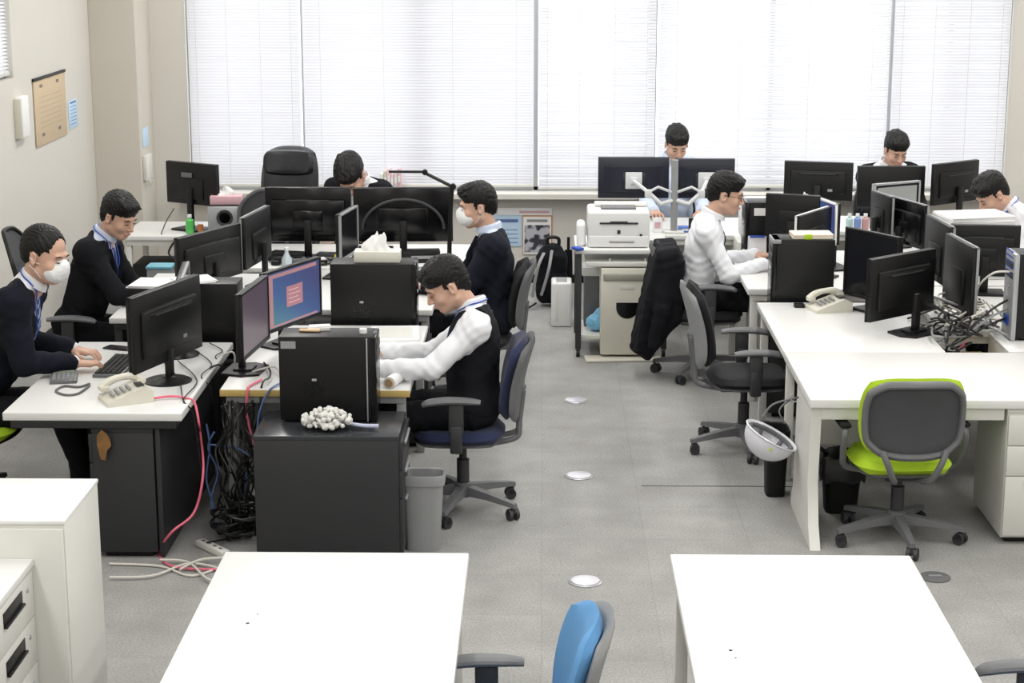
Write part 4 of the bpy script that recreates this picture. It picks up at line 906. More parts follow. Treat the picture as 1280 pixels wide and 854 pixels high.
# white cover and tissue on rear desk
q = thing('side_cabinet', 'white cabinet under white rounded device behind the monitors', 'cabinet', (*at(962, 240, 12.9)[:2], 0)); MB().box((0, 0, .36), (.46, .3, .72), bev=.006).build('carcass', WMET, q); MB().box((0, -.152, .36), (.42, .008, .62), bev=.002).build('door', WHITE, q)
t = thing('air_cleaner', 'white rounded device behind white shirt mans monitors', 'device', (*at(962, 240, 12.9)[:2], .72)); MB().box((0, 0, .15), (.42, .2, .3), bev=.06, seg=4).build('body', PAPER, t); MB().box((0, -.1, .22), (.3, .01, .06), bev=.004).build('grille', WMET, t)
tissue_box('white tissue box with pink stripe behind white shirt mans monitors', (*at(1007, 240, 12.6)[:2], .93), 0, PAPER, (.24, .12, .06), 11, .11, .09)
t = thing('shelf_riser', 'white riser box under rear tissue box', 'riser', (*at(1007, 240, 12.62)[:2], .0)); MB().box((0, 0, .46), (.34, .22, .94-.01), bev=.006).build('carcass', WMET, t); MB().box((0, -.112, .6), (.3, .006, .5), bev=.003).build('door', WHITE, t)
for i, (px, m, lab) in enumerate(((1062, mat('pale teal', (.45,.62,.62), .4), 'pale teal bottle at middle of right rear desks'), (1072, mat('blue bottle', (.2,.3,.6), .4), 'blue bottle right of pale teal bottle'), (1082, mat('rose pot', (.55,.3,.3), .5), 'rose pot right of blue bottle'))):
    cup('bottle', lab, 'bottle', (*at(px, 270, 13.3)[:2], .72), .026, .1, m, PAPER)
papers('stack of paper on right hand row before the white shirted man', (2.72, 11.55, .72), .2, .42, .3, .40)
t = thing('red_pouch', 'dark red pouch beside man at right edge', 'pouch', (2.83, 11.75, .72)); MB().box((0, 0, .15), (.2, .1, .3), bev=.04, seg=4).build('body', mat('dark red cloth', (.16,.02,.02), .7), t)
# cable heap at right
rnd = random.Random(21)
for i in range(26):
    x = 2.16+rnd.uniform(-.02, .3); y = 9.62+rnd.uniform(0, .75); z = (.735 if x > 2.2 or i % 2 else .64)+rnd.uniform(0, .04); P = [(x, y, z)]
    for q in range(5): P.append((x+rnd.uniform(-.13, .13), y+rnd.uniform(-.2, .2), z+rnd.uniform(.0, .10)))
    cable('tangled cable in heap between the right desk rows', P, [BLACKC, WHITEC, GREYL, BLACKC][i % 4], .006, 'cable heap between the right desk rows')
t = thing('cable_shelf', 'low shelf between right desk rows holding cable heap', 'shelf', (2.17, 10.1, 0)); MB().b2(-.04, .04, -.45, .5, .56, .60).build('shelf_top', CREAM, t); MB().b2(-.04, .26, -.456, -.15, .555, .602, .001).build('edge_band', WOODE, t)
for a in (-.43, .48): MB().box((0, a, .28), (.07, .025, .56), bev=.002).build('leg', DGREY, t)
cable('red cable hanging in front of the cable heap', [(2.30, 9.75, .70), (2.24, 9.66, .68), (2.2, 9.6, .60), (2.17, 9.56, .45), (2.15, 9.54, .3)], PINK, .006)
cable('white cable hanging straight down before the cable heap', [(2.08+.04, 9.66, .68), (2.14, 9.60, .62), (2.13, 9.56, .45), (2.13, 9.55, .28)], WHITEC, .007)
cable('white cable curving from right tower to the monitor', [(2.53, 9.8, 1.08), (2.44, 9.82, 1.07), (2.38, 9.9, .98), (2.36, 9.95, .86)], WHITEC, .006)
for i in range(3): cable('grey cable from back of the right tower', [(2.52, 9.82, .82+.05*i), (2.42, 9.75, .80+.04*i), (2.3, 9.72, .74+.02*i), (2.2, 9.68, .70)], [BLACKC, GREYL, BLACKC][i], .007, 'cables out of the right tower')
# dual arm monitors and desk of the far person
desk('white rear desk carrying the pole with two monitors', .36, 1.62, 13.05, 13.85, body=WMET, legs=True, panels=[(.42, 1.55, 13.7, 13.72, .1, .68)])
t1 = monitor('left monitor on white pole behind printer', (.40, 13.3), (.915, 13.3), 1.25, .95, style='wedge', stand=False, zd=.95, body=mat('dark blue black plastic', (.012,.014,.026), .35))
t2 = monitor('right monitor on white pole behind printer', (.955, 13.3), (1.39, 13.3), 1.24, .95, style='wedge', stand=False, zd=.95, body=MATS['dark blue black plastic'])
t = thing('monitor_pole', 'white pole with jointed arms holding two monitors', 'monitor arm', (.945, 13.14, .72))
MB().cyl((0, 0, 0), (0, 0, .53), .025, 18).build('pole', GREYL, t); MB().box((0, 0, .01), (.14, .12, .02), bev=.005).build('clamp', WMET, t)
for s, xx in ((-1, -.29), (1, .235)):
    a = MB(); a.tube([(0, 0, .24), (s*.10, -.05, .22), (s*.19, -.03, .30)], .016, 8, smooth=False); a.tube([(0, 0, .29), (s*.12, -.04, .34), (s*.19, -.03, .30)], .010, 8, smooth=False)
    a.box((s*.19, -.03, .29), (.05, .04, .06), bev=.008); a.tube([(s*.19, -.03, .30), (xx, .055, .37)], .014, 8, smooth=False); ar = a.build('arm', mat('white arm plastic', (.6,.61,.62), .4), t)
    MB().box((xx, .075, .37), (.12, .012, .12), bev=.004).box((xx, .065, .37), (.05, .03, .05), bev=.006).build('mount_plate', MATS['white arm plastic'], ar)
for i, (px, y, m, s, lab) in enumerate([(822, 13.16, PAPER, (.07, .02, .11), 'white framed card on rear desk beside pole'), (798, 13.2, mat('pale blue carton', (.4,.5,.75), .6), (.1, .06, .05), 'pale blue packet on the rear desk behind printer'), (860, 13.2, mat('blue carton', (.12,.2,.6), .6), (.14, .08, .04), 'blue packet right of the monitor pole'), (868, 13.08, BLK, (.08, .02, .12), 'black stand right of monitor pole on rear desk')]):
    t = thing('desk_item', lab, 'card' if i == 0 else 'packet' if i < 3 else 'stand', (*at(px, 270, y)[:2], .72), 0); MB().box((0, 0, s[2]/2), s, bev=.004).build('body', m, t); MB().box((0, -s[1]/2-.001, s[2]/2), (s[0]*.6, .002, s[2]*.4), bev=0).build('print', [PINKB, PAPER, PAPER, DGREY][i], t)
# printer and its table
t = thing('printer_table', 'white wheeled table under the printer', 'table', (.53, 12.55, 0))
MB().b2(-.31, .33, -.30, .28, .725, .755, .005).build('table_top', WHITE, t); MB().b2(-.24, .30, -.31, .22, .64, .67, .004).build('pull_out_shelf', WMET, t); MB().b2(-.29, .31, -.24, .26, .12, .15).build('low_shelf', WMET, t)
for a in (-.285, .30):
    for b in (-.25, .25): l = MB().box((a, b, .39), (.04, .03, .67), bev=.004).build('leg', DGREY, t); MB().cyl((a-.012, b, .025), (a+.012, b, .025), .025, 14).build('castor', BLK, l)
t = thing('laser_printer', 'white laser printer on wheeled table', 'printer', (.515, 12.50, .755)); 
MB().box((0, .0, .125), (.42, .36, .25), bev=.02, seg=3).build('body', WHITE, t); MB().box((-.0, -.02, .256), (.24, .16, .015), bev=.006).build('paper_slot', GREYP, t); MB().box((.02, .09, .262), (.36, .13, .02), bev=.008).build('top_cover', WMET, t)
MB().box((0, -.184, .17), (.26, .01, .012), bev=.003).box((0, -.186, .178), (.12, .012, .012), bev=.003).build('front_slot', DGREY, t); MB().box((0, -.182, .045), (.40, .012, .075), bev=.005).build('paper_tray', WHITE, t).parent = t
MB().box((.02, -.189, .022+.02), (.17, .006, .012), bev=.002).build('tray_handle', GREYL, t); MB().box((0.0, -.182, .11), (.022, .006, .026), bev=.002).box((.15, -.182, .09), (.018, .006, .014), bev=.002).build('button', DGREY, t)
t = thing('tissue_pack', 'white crumpled pack left of printer', 'pack', (.262, 12.46, .755)); MB().box((0, 0, .08), (.06, .2, .16), bev=.025, seg=4).build('body', PAPER, t)
t = thing('blue_pen_tray', 'blue plastic clip hanging off printer table', 'clip', (.235, 12.22, .757)); MB().box((0, 0, .012), (.05, .09, .02), rot=(0, 0, .5), bev=.005).build('body', LANY, t)
t = thing('paper_shredder', 'cream cabinet with half round window under printer', 'shredder', (.575, 12.40, .03))
MB().box((0, 0, .30), (.36, .34, .60), bev=.008).build('body', CREAM, t); MB().box((0, -.165, .54), (.33, .03, .05), bev=.01).build('feed_slot', mat('shredder grey', (.30,.29,.25), .4), t)
hp = [(.075*math.cos(PI+PI*k/14), .075*math.sin(PI+PI*k/14)) for k in range(15)]+[(.075, .035), (-.075, .035)]
MB().prism(hp, 0, .004, Matrix.Translation((0.0, -.1695, .33)) @ Matrix.Rotation(R(90), 4, 'X')).build('window', BLKG, t); MB().box((0, -.171, .47), (.10, .003, .03), bev=.001).build('name_plate', WMET, t)
MB().tube([(-.12, -.1, .60), (-.12, -.12, .66)], .006).tube([(.12, -.1, .60), (.12, -.12, .66)], .006).build('bracket', WMET, t)
for a in (-.13, .13):
    for b in (-.12, .12): MB().box((a, b, -.014), (.03, .04, .03), bev=.004).build('foot', GREYL, t)
t = thing('floor_tray', 'flat cream tray sticking out under shredder', 'tray', (.55, 12.22, 0)); MB().box((0, 0, .008), (.52, .16, .014), rot=(0, 0, .08), bev=.004).build('tray', CREAM, t)
t = thing('plastic_bag', 'light blue plastic bag beside shredder', 'bag', (.37, 12.45, .15)); D = Field((-.1, -.1, -.02), (.1, .1, .2), .006); D.ell((0, 0, .06), (.07, .07, .06)).ell((.02, 0, .12), (.03, .03, .04)); D.wrinkle(.003, 1.8, 2); np_obj([D.mesh()], 'bag', mat('light blue film', (.2,.5,.75), .3), t)
t = thing('small_heater', 'white slim unit on floor beside the backpack', 'appliance', (.14, 13.35, 0)); MB().box((0, 0, .165), (.15, .24, .33), bev=.015, seg=3).build('body', WHITE, t); MB().box((0, 0, .331), (.08, .16, .004), bev=.001).build('vent', GREYL, t); MB().box((-.035, -.121, .16), (.02, .003, .24), bev=.001).build('seam_strip', WMET, t)
# backpack
D = Field((-.2, -.16, -.02), (.2, .16, .6), .008); D.box((0, 0, .22), (.12, .09, .21), None, .07, .02); D.ell((0, -.06, .16), (.10, .07, .12)); D.ell((0, 0, .40), (.10, .07, .08)); D.wrinkle(.004, .8, 1)
t = thing('backpack', 'black backpack leaning against wall beside printer', 'backpack', (.07, 14.0, .01)); np_obj([D.mesh()], 'body', SUIT, t)
MB().tube([(-.06, -.08, .42), (-.10, -.14, .34), (-.13, -.13, .2), (-.15, -.1, .08)], .014, 8, flat=.4).build('strap', GREYL, t); MB().tube([(.0, -.08, .44), (-.02, -.15, .32), (-.05, -.15, .2), (-.08, -.14, .1)], .012, 8, flat=.4).build('strap', GREYL, t)
MB().tube([(-.03, 0, .44), (-.03, 0, .52), (.05, 0, .52), (.05, 0, .44)], .014, 8).build('handle', BLK, t); MB().tube([(-.12, -.1, .03), (-.2, -.2, .004), (-.3, -.22, .002)], .008, 6).build('loose_strap', BLK, t)
t = thing('umbrella', 'black folded umbrella behind the backpack', 'umbrella', (.2, 14.1, 0)); MB().tube([(0, 0, 0), (0, .0, .2), (0, .01, .42)], [.01, .035, .03], 10).build('canopy', SUIT, t); MB().cyl((0, .01, .42), (0, .012, .52), .012, 10).build('handle', BLK, t)
t = thing('archive_box', 'dark storage box on low shelf of the printer table', 'box', (.36, 12.68, .15)); MB().box((0, 0, .18), (.14, .2, .36), bev=.005).build('body', GREYP, t); MB().box((0, 0, .39), (.17, .22, .06), bev=.006).build('lid', WHITE, t)

# helmet on the white desk leg
t = thing('safety_helmet', 'white safety helmet hanging beside white desk leg', 'helmet', (1.145, 8.87, .42)); Mh = Vector((0, 0, 1)).rotation_difference(Vector((-.46, .06, -.88))).to_matrix().to_4x4()
prof = [(.135*math.cos(a), .125*math.sin(a)) for a in [R(x) for x in range(0, 91, 9)]]; inn = [(.128*math.cos(a), .118*math.sin(a)) for a in [R(x) for x in range(90, -1, -9)]]
MB().lathe([(.145, -.004), (.137, .004)]+[(max(r, .001), z) for r, z in prof]+[(max(r, .001), z) for r, z in inn]+[(.14, -.008), (.145, -.004)], 36, Mh, cap=False).build('shell', mat('glossy white plastic', (.72,.72,.78), .25), t)
m2 = MB()
for k in range(6): a = k*PI/3; m2.add(*(lambda q: (q.v, q.f))(MB().tube([(.125*math.cos(a), .125*math.sin(a), .0), (.08*math.cos(a), .08*math.sin(a), .07), (0, 0, .09)], .010, 6, flat=.4)), Mh)
m2.add(*(lambda q: (q.v, q.f))(MB().tube([(.118*math.cos(k*PI/12), .118*math.sin(k*PI/12), .01) for k in range(25)], .012, 6)), Mh); m2.build('harness', GREYP, t)
MB().tube([(.06, -.05, .08), (.03, -.04, .14), (.08, .0, .18), (.13, 0, .2)], .007, 6, flat=.5).tube([(-.05, -.02, .1), (.0, .0, .16), (.09, 0, .19)], .006, 6).build('chin_strap', GREYP, t)
MB().lathe([(.008, 0), (.007, .002), (.001, .003)], 12, Matrix.Translation((-.02, -.142, -.03)) @ Matrix.Rotation(R(90), 4, 'X')).build('sticker', LIME, t)
t = thing('hook', 'small metal hook on desk leg holding the helmet', 'hook', (1.265, 8.87, .60)); MB().tube([(0, 0, 0), (-.02, 0, -.005), (-.03, 0, .02), (-.02, 0, .035)], .004, 6).build('hook_body', SILV, t)
bin_('black waste bin with a bag under the front right desk', (1.52, 8.98, 0), BLKM, .21, .19, .28, mat('dark grey bag film', (.03,.03,.033), .25))
bin_('tall black bin behind white desk leg under the helmet', (1.22, 9.25, 0), BLKM, .13, .2, .36)
# ================================================================== chairs
CH = {}
CH['p3'] = make_chair('navy blue chair of the man in black vest', (-.40, 8.95, 0), R(90), pad=NAVY, spin=20, top=.93, bw=.47)
make_chair('lime green chair with grey back pushed under front right desk', (1.72, 8.53, 0), R(3), pad=LIME, style='green', arms='thin', spin=-90, sz=.43, top=.875, bw=.50, lean=6)
make_chair('sky blue chair between the two empty front desks', (-.14, 5.22, 0), R(93), pad=SKYB, shell=GREYL, spin=10, top=.915, az_=.628)
make_chair('chair whose grey armrest shows at bottom right corner', (1.57, 5.2, 0), R(90), pad=SKYB, spin=30, top=.93, az_=.628)
make_chair('empty black chair with grey shell beside the helmet', (1.14, 10.08, 0), R(-88), pad=BLKF, shell=GREYL, spin=2, top=.98, az_=.622)
make_chair('black chair of white shirt man, jacket on its back', (1.05, 11.80, 0), R(-90), pad=BLKF, spin=40, top=.90)
make_chair('grey shelled chair of the masked man in dark suit', (-.40, 11.05, 0), R(90), pad=BLKF, spin=12, top=.92)
make_chair('lime seated chair of masked man at left edge', (-2.90, 8.95, 0), R(-90), pad=LIME, spin=25, top=.95, frame=BLKM, basem=BLKM)
make_chair('mesh backed chair of the man in black jacket', (-2.84, 10.8, 0), R(-90), pad=None, seatm=BLKF, style='mesh', frame=BLK, spin=15, top=1.14, arm_y=.03)
make_chair('black leather executive chair by the windows', (-2.0, 13.85, 0), R(172), pad=LEATH, style='exec', basem=BLK, frame=BLK, spin=15, top=1.23, bw=.46, arms=None)
make_chair('grey mesh backed chair behind large black monitor', (-1.87, 13.0, 0), R(4), pad=MESH, seatm=BLKF, style='mesh', frame=GREYP, spin=5, top=1.12, bw=.56, arms=None)
C0 = make_chair('chair under bowed person behind two large monitors', (-1.37, 13.35, 0), R(180), pad=BLKF, spin=15, top=.9, arms=None)
dup(C0, (1.02, 14.3, 0), R(180), 'chair of the person behind the pole monitors'); dup(C0, (2.70, 14.32, 0), R(180), 'chair of the person behind three rear monitors'); dup(C0, (3.52, 12.1, 0), R(90), 'chair of white shirted man at right edge')
# ================================================================== people
V3 = lambda *a: np.array(a, float)
def norm(v): v = np.array(v, float); return v/max(np.linalg.norm(v), 1e-9)
def frame(z, fwd):                        # columns x (right), y (forward), z (up)
    z = norm(z); x = norm(np.cross(fwd, z)); y = np.cross(z, x); return np.stack([x, y, z], 1)
def ik(a, b, l1, l2, hint):
    a, b = np.array(a, float), np.array(b, float); d = b-a; L = np.linalg.norm(d); 
    if L > (l1+l2)*.995: b = a+d/L*(l1+l2)*.995; d = b-a; L = np.linalg.norm(d)
    x = (l1*l1-l2*l2+L*L)/(2*L); h = math.sqrt(max(l1*l1-x*x, 0)); u = d/L; n = np.array(hint, float); n = norm(n-u*(n@u)); return a+u*x+n*h, b
def person(label, loc, heading, head, face=None, pitch=15, roll=0, hands=None, feet=None, outfit='suit', cloth=SUIT, shirt=SHIRT, tie=None, lanyard=False, mask=False, glasses=False, hair='full', trousers=SUIT, fine=.0045, zp=.53, elbow_out=.35, seed=0, hs=1.08):
    # loc = floor point under the pelvis, heading = world angle faced; head = world head centre; hands = world wrists (left, right)
    t = thing('person', label, 'person', (loc[0], loc[1], 0), R(heading-90))
    th_ = R(heading-90); c, s = math.cos(th_), math.sin(th_)
    def W(p): x, y = p[0]-loc[0], p[1]-loc[1]; return V3(x*c+y*s, -x*s+y*c, p[2])
    hc = W(head); fy = R((face if face is not None else heading)-heading)
    Rh = np.array((Matrix.Rotation(fy, 3, 'Z') @ Matrix.Rotation(R(-pitch), 3, 'X') @ Matrix.Rotation(R(roll), 3, 'Y')))
    pel = V3(0, -.02, zp); nb = hc+Rh@V3(0, -.035, -.160)+V3(0, -.02, -.01)
    sp = norm(nb-pel); Rt = frame(sp, (0, 1, 0)); X, Yf = Rt[:, 0], Rt[:, 1]; SL = np.linalg.norm(nb-pel)
    P = lambda x, y, z: pel+X*x+Yf*y+sp*z            # torso coordinates, z along the spine
    zs = SL-.045; back = -.02
    sh = [P(-.168, back, zs-.03), P(.168, back, zs-.03)]
    hips = [pel+V3(-.095, .02, 0), pel+V3(.095, .02, 0)]
    hl = []
    for i in (0, 1):
        w = W(hands[i]) if hands else P(-.16+.32*i, .3, .12)
        e, w2 = ik(sh[i], w, .30, .255, V3((-1 if i == 0 else 1)*elbow_out, -.35, -1)); hl.append((e, w2))
    fl = []
    for i in (0, 1):
        f = W(feet[i]) if feet else V3(-.13+.26*i, .40, .0); a = V3(f[0], f[1]-.0, .09)
        k, a2 = ik(hips[i], a, .44, .43, V3(0, .5, 1)); fl.append((k, a2))
    def torso(D, o, k=.05):
        D.ell(pel+V3(0, .0, .03), (.17+o, .125+o, .115+o), None, k)
        D.ell(P(0, .005, SL*.35), (.15+o, .115+o, .17), Rt, k)
        D.ell(P(0, -.005, SL*.66), (.165+o, .118+o, .19+o), Rt, k)
        D.cone(sh[0], sh[1], .058+o, .058+o, k)
        for i in (0, 1): D.cone(P(-.03+.06*i, -.02, SL+.0), sh[i], .045+o*.5, .052+o, k)
    def arm(D, i, o, k=.055, end=0.0):
        e, w = hl[i]; D.cone(sh[i]+X*(.012 if i == 0 else -.012)+sp*-.006, e, .052+o, .044+o, k); D.cone(e, w-(w-e)*end, .044+o, .032+o, .015)
    def leg(D, i, o, k=.03):
        kn, an = fl[i]; D.cone(hips[i], kn, .076+o, .058+o, k); D.cone(kn, an, .057+o, .042+o, .02)
    # ---- skin: one figure
    pts = np.array([*sh, pel, nb, hc, *[q for a in hl for q in a], *[q for a in fl for q in a]])
    lo, hi = pts.min(0)-.2, pts.max(0)+.2; lo[2] = max(lo[2], -.01)
    B = Field(lo, hi, .014); torso(B, -.012)
    for i in (0, 1): arm(B, i, -.006); leg(B, i, -.012); B.ell(fl[i][1]+V3(0, .06, -.05), (.035, .10, .03), None, .03)
    B.cone(nb+V3(0, 0, -.03), hc+Rh@V3(0, -.03, -.09), .050, .048, .03)
    parts = [B.mesh()]
    H = lambda x, y, z: hc+Rh@V3(x, y, z)*hs
    m = .16; D = HeadField(hc-m-V3(.02, .02, .06), hc+m+V3(.02, .02, 0), fine); D.sc = hs; f = D
    f.cone(nb+V3(0, 0, -.01), H(0, -.03, -.06), .054, .052, .02)
    f.ell(H(0, -.012, .035), (.074, .094, .085), Rh, .0); f.ell(H(0, .022, -.035), (.060, .070, .078), Rh, .03)
    f.ell(H(0, .058, -.088), (.028, .024, .020), Rh, .025); f.cone(H(-.05, .0, -.06), H(-.012, .06, -.092), .020, .018, .02); f.cone(H(.05, .0, -.06), H(.012, .06, -.092), .020, .018, .02)
    f.ell(H(-.034, .062, -.03), (.024, .022, .024), Rh, .02); f.ell(H(.034, .062, -.03), (.024, .022, .024), Rh, .02)
    f.cone(H(-.03, .082, .022), H(.03, .082, .022), .010, .010, .015)
    for x in (-.031, .031): f.ell(H(x, .100, .004), (.016, .012, .010), Rh, .012, '-')
    f.cone(H(0, .090, .006), H(0, .108, -.030), .007, .0115, .010); f.ell(H(-.011, .098, -.034), (.008, .009, .007), Rh, .006); f.ell(H(.011, .098, -.034), (.008, .009, .007), Rh, .006)
    f.ell(H(0, .087, -.060), (.022, .012, .007), Rh, .006); f.ell(H(0, .084, -.070), (.019, .012, .007), Rh, .006); f.ell(H(0, .100, -.0645), (.022, .008, .0018), Rh, .003, '-')
    for x in (-1, 1): f.ell(H(x*.076, -.008, -.008), (.010, .020, .032), Rh@np.array(Matrix.Rotation(R(-x*18), 3, 'Z')), .008); f.ell(H(x*.084, .0, -.004), (.006, .010, .018), Rh, .004, '-')
    parts.append(D.mesh())
    # ---- hands
    for i in (0, 1):
        e, w = hl[i]; d = norm(w-e); sx = -1 if i == 0 else 1
        dn = V3(0, 0, -1); fd = norm(d*.8+V3(-sx*.10, .45, -.1)); fd[2] = max(min(fd[2], .0), -.35); fd = norm(fd)
        Rw = frame(-np.cross(np.cross(fd, dn), fd), fd)        # x right, y along fingers, z back of hand
        q = lambda x, y, z: w+Rw@V3(x, y, z); h = .0032
        D = Field(w-.22, w+.22, h); D.cone(w-d*.05, w+d*.01, .027, .026, .01)
        D.box(q(0, .045, -.002), (.038, .045, .014), Rw, .013, .015)
        tx = -sx                                                 # thumb on the inner side
        for k, (bx, L) in enumerate(((.030, .070), (.010, .080), (-.011, .074), (-.031, .058))):
            bx *= tx; spread = bx*.30; a = q(bx, .082, 0); b = q(bx+spread*.6, .082+L*.46, .006); c2 = q(bx+spread, .082+L*.80, -.012); d2 = q(bx+spread, .082+L*.92, -.030)
            D.cone(a, b, .0092, .0082, .004); D.cone(b, c2, .0082, .0074, .002); D.cone(c2, d2, .0074, .0066, .002)
        D.cone(q(tx*.022, .012, -.006), q(tx*.052, .045, -.016), .015, .011, .012); D.cone(q(tx*.052, .045, -.016), q(tx*.058, .075, -.020), .010, .0085, .003)
        parts.append(D.mesh())
    body = np_obj(parts, 'body', SKIN, t)
    # ---- face
    for x in (-1, 1):
        MB().tube([H(x*.019, .0905, .000), H(x*.031, .0935, -.001), H(x*.044, .0855, -.000)], [.0016, .0030, .0016], 6).build('eye', EYEW, t)
        MB().tube([H(x*.015, .0945, .021), H(x*.030, .0945, .026), H(x*.047, .083, .022)], [.0022, .0034, .0018], 6).build('eyebrow', HAIR, t)
    if not mask: MB().tube([H(-.02, .0945, -.064), H(0, .0995, -.064), H(.02, .0945, -.064)], [.002, .005, .002], 8).build('lips', LIP, t)
    # ---- hair
    D = HeadField(hc-.19, hc+.19, fine); D.sc = hs
    if hair == 'full':
        D.ell(H(0, -.016, .056), (.083, .104, .086), Rh, .0); D.ell(H(0, -.016, .030), (.078, .098, .085), Rh, .01); D.ell(H(0, .048, .085), (.064, .050, .034), Rh, .03); D.ell(H(0, -.070, -.010), (.056, .042, .075), Rh, .03)
        cutc, cr = H(0, .125, -.045), (.085, .075, .098)
    elif hair == 'swept':
        D.ell(H(0, -.016, .056), (.082, .102, .086), Rh, .0); D.ell(H(0, -.016, .030), (.0775, .097, .085), Rh, .01); D.ell(H(.02, .05, .095), (.060, .045, .034), Rh, .03); D.ell(H(0, -.075, .0), (.058, .042, .065), Rh, .03)
        cutc, cr = H(0, .12, -.03), (.08, .075, .098)
    else:   # receding
        D.ell(H(0, -.02, .045), (.080, .100, .086), Rh, .0); D.ell(H(0, -.07, .0), (.060, .045, .066), Rh, .03)
        cutc, cr = H(.0, .13, .01), (.068, .115, .105)
    for a_, b_, z_ in [] if hair == 'receding' else [(random.Random(seed+k).uniform(-.06, .06), random.Random(seed*3+k).uniform(-.08, .07), 0) for k in range(22)]:
        zz = .05+.088*math.sqrt(max(.02, 1-(a_/.09)**2-((b_+.018)/.11)**2)); D.cone(H(a_, b_, zz-.004), H(a_*1.15, b_+.035, zz-.006), .009, .004, .012)
    D.ell(cutc, cr, Rh, .012, '-')
    D.cut(hc, Rh, lambda x, y, z: np.maximum(np.maximum(z+.075+.0*y, -(y+.2)), -1+0*x), .3)              # nothing below the nape
    D.cut(hc, Rh, lambda x, y, z: np.maximum(np.maximum(np.maximum(z-.020, -(y+.032)), y-.010), .052-np.abs(x)), .3)   # round the ears
    D.cut(hc, Rh, lambda x, y, z: np.maximum(z+.016, -(y-.005)), .3)
    D.cut(hc, Rh, lambda x, y, z: np.maximum(z-.034, -(y-.026)), .3)
    D.wrinkle(.0024, 4.5, seed); np_obj([D.mesh()], 'hair', HAIR, t)
    # ---- clothes
    def cloth_field(h=.0085): return Field(lo, np.maximum(hi, 0), h)
    S = cloth_field(); torso(S, .004)
    for i in (0, 1): arm(S, i, .007 if outfit in ('suit', 'cardigan') else .012, end=.03)
    S.cone(P(0, -.03, SL-.03), hc+Rh@V3(0, -.03, -.095), .066, .060, .02)
    S.keep(nb, Rt, lambda x, y, z: z-.040-y*-.35, 1.5)            # collar line
    S.keep(pel, None, lambda x, y, z: -(z-.0), 1.5)
    if outfit == 'shirt': S.wrinkle(.0035, .9, seed)
    elif outfit == 'vest': S.wrinkle(.0035, 1., seed)
    fc = Rt; S.cut(P(0, .06, SL-.035), Rt, lambda x, y, z: np.maximum(np.abs(x)*1.0-(z+.02)*.45, -y), .3)
    neckcut = lambda x, y, z: np.sqrt(x*x+(y*.95)**2)-.0560
    S.cut(H(0, -.028, -.10), Rt, lambda x, y, z: np.maximum(neckcut(x, y, z), -(z+.005)), .25)
    np_obj([S.mesh()], 'shirt', shirt, t)
    # trousers
    T = Field(lo, hi, .010); T.ell(pel+V3(0, 0, .02), (.178, .135, .12), None, .04)
    for i in (0, 1): leg(T, i, .012)
    T.keep(pel, None, lambda x, y, z: z-.07, 1.5); T.wrinkle(.003, .8, seed); 
    for i in (0, 1): T.keep(fl[i][1], None, lambda x, y, z: np.where((np.abs(x) < .12) & (np.abs(y) < .16), -(z+.03), -1), .3)
    np_obj([T.mesh()], 'trousers', trousers, t)
    for i in (0, 1):
        kn, an = fl[i]; a = an+V3(0, .0, 0); D = Field(a-V3(.08, .12, .12), a+V3(.08, .24, .08), .006); D.ell(a+V3(0, .10, -.055), (.045, .10, .032), None, .02); D.ell(a+V3(0, -.01, -.05), (.038, .055, .04), None, .03); D.cone(a+V3(0, -.02, -.05), a+V3(0, -.01, .02), .045, .042, .02)
        D.keep(a, None, lambda x, y, z: -(z+.088), .4); np_obj([D.mesh()], 'shoe', SHOE, t)
    # jacket, cardigan or vest
    if outfit in ('suit', 'vest', 'cardigan'):
        J = cloth_field(); torso(J, .017)
        if outfit != 'vest':
            for i in (0, 1): arm(J, i, .018, end=.11)
        else:
            J.keep(pel, Rt, lambda x, y, z: np.abs(x)-(.19-.045*np.clip((z-SL*.55)/(SL*.3), 0, 1)), 1.5)
        J.keep(nb, Rt, lambda x, y, z: z-.012-y*-.25, 1.5); J.keep(pel, None, lambda x, y, z: -(z-(-.06 if outfit == 'suit' else .0)), 1.5)
        J.cut(H(0, -.028, -.10), Rt, lambda x, y, z: np.maximum(np.sqrt(x*x+(y*.95)**2)-.072, -(z+.05)), .25)
        vb = SL*.42 if outfit != 'vest' else SL*.58
        J.cut(P(0, .02, 0), Rt, lambda x, y, z: np.maximum(np.abs(x)-(z-vb)*(.075/(SL-vb)), -y), 1.2)
        J.wrinkle(.0035 if outfit != 'vest' else .002, .8, seed+1)
        ob = np_obj([J.mesh()], {'suit': 'jacket', 'vest': 'vest', 'cardigan': 'cardigan'}[outfit], cloth, t)
        if outfit == 'suit':
            L = MB()
            for sx in (-1, 1):
                pts = []
                for k in range(6):
                    z = vb+(SL-.03-vb)*k/5; x = sx*((z-vb)*(.075/(SL-vb))+.012); p = J.surf(P(x, -.02, z), Yf, .3); pts.append(p+Yf*.004)
                L.tube(pts, [.006, .016, .022, .024, .020, .014], 8, flat=.35)
            L.build('lapels', cloth, t)
    def strip(xs, name, m, wd, field, off=.004, th=.003):
        g = MB(); pts = []
        for (x, z) in xs:
            p = field.surf(P(x, -.0, z), Yf, .3)+Yf*off; pts.append(p)
        vs = []; fs = []
        for k, p in enumerate(pts):
            w = wd[k] if isinstance(wd, (list, tuple)) else wd; tdir = norm(pts[min(k+1, len(pts)-1)]-pts[max(k-1, 0)]); sd = norm(np.cross(Yf, tdir))
            for (a, b) in ((-w, 0), (w, 0), (w, th), (-w, th)): vs.append(tuple(p+sd*a+Yf*b))
        for k in range(len(pts)-1):
            for j in range(4): fs.append((k*4+j, k*4+(j+1) % 4, k*4+4+(j+1) % 4, k*4+4+j))
        fs += [(3, 2, 1, 0), tuple((len(pts)-1)*4+j for j in range(4))]
        g.add(vs, fs).build(name, m, t)
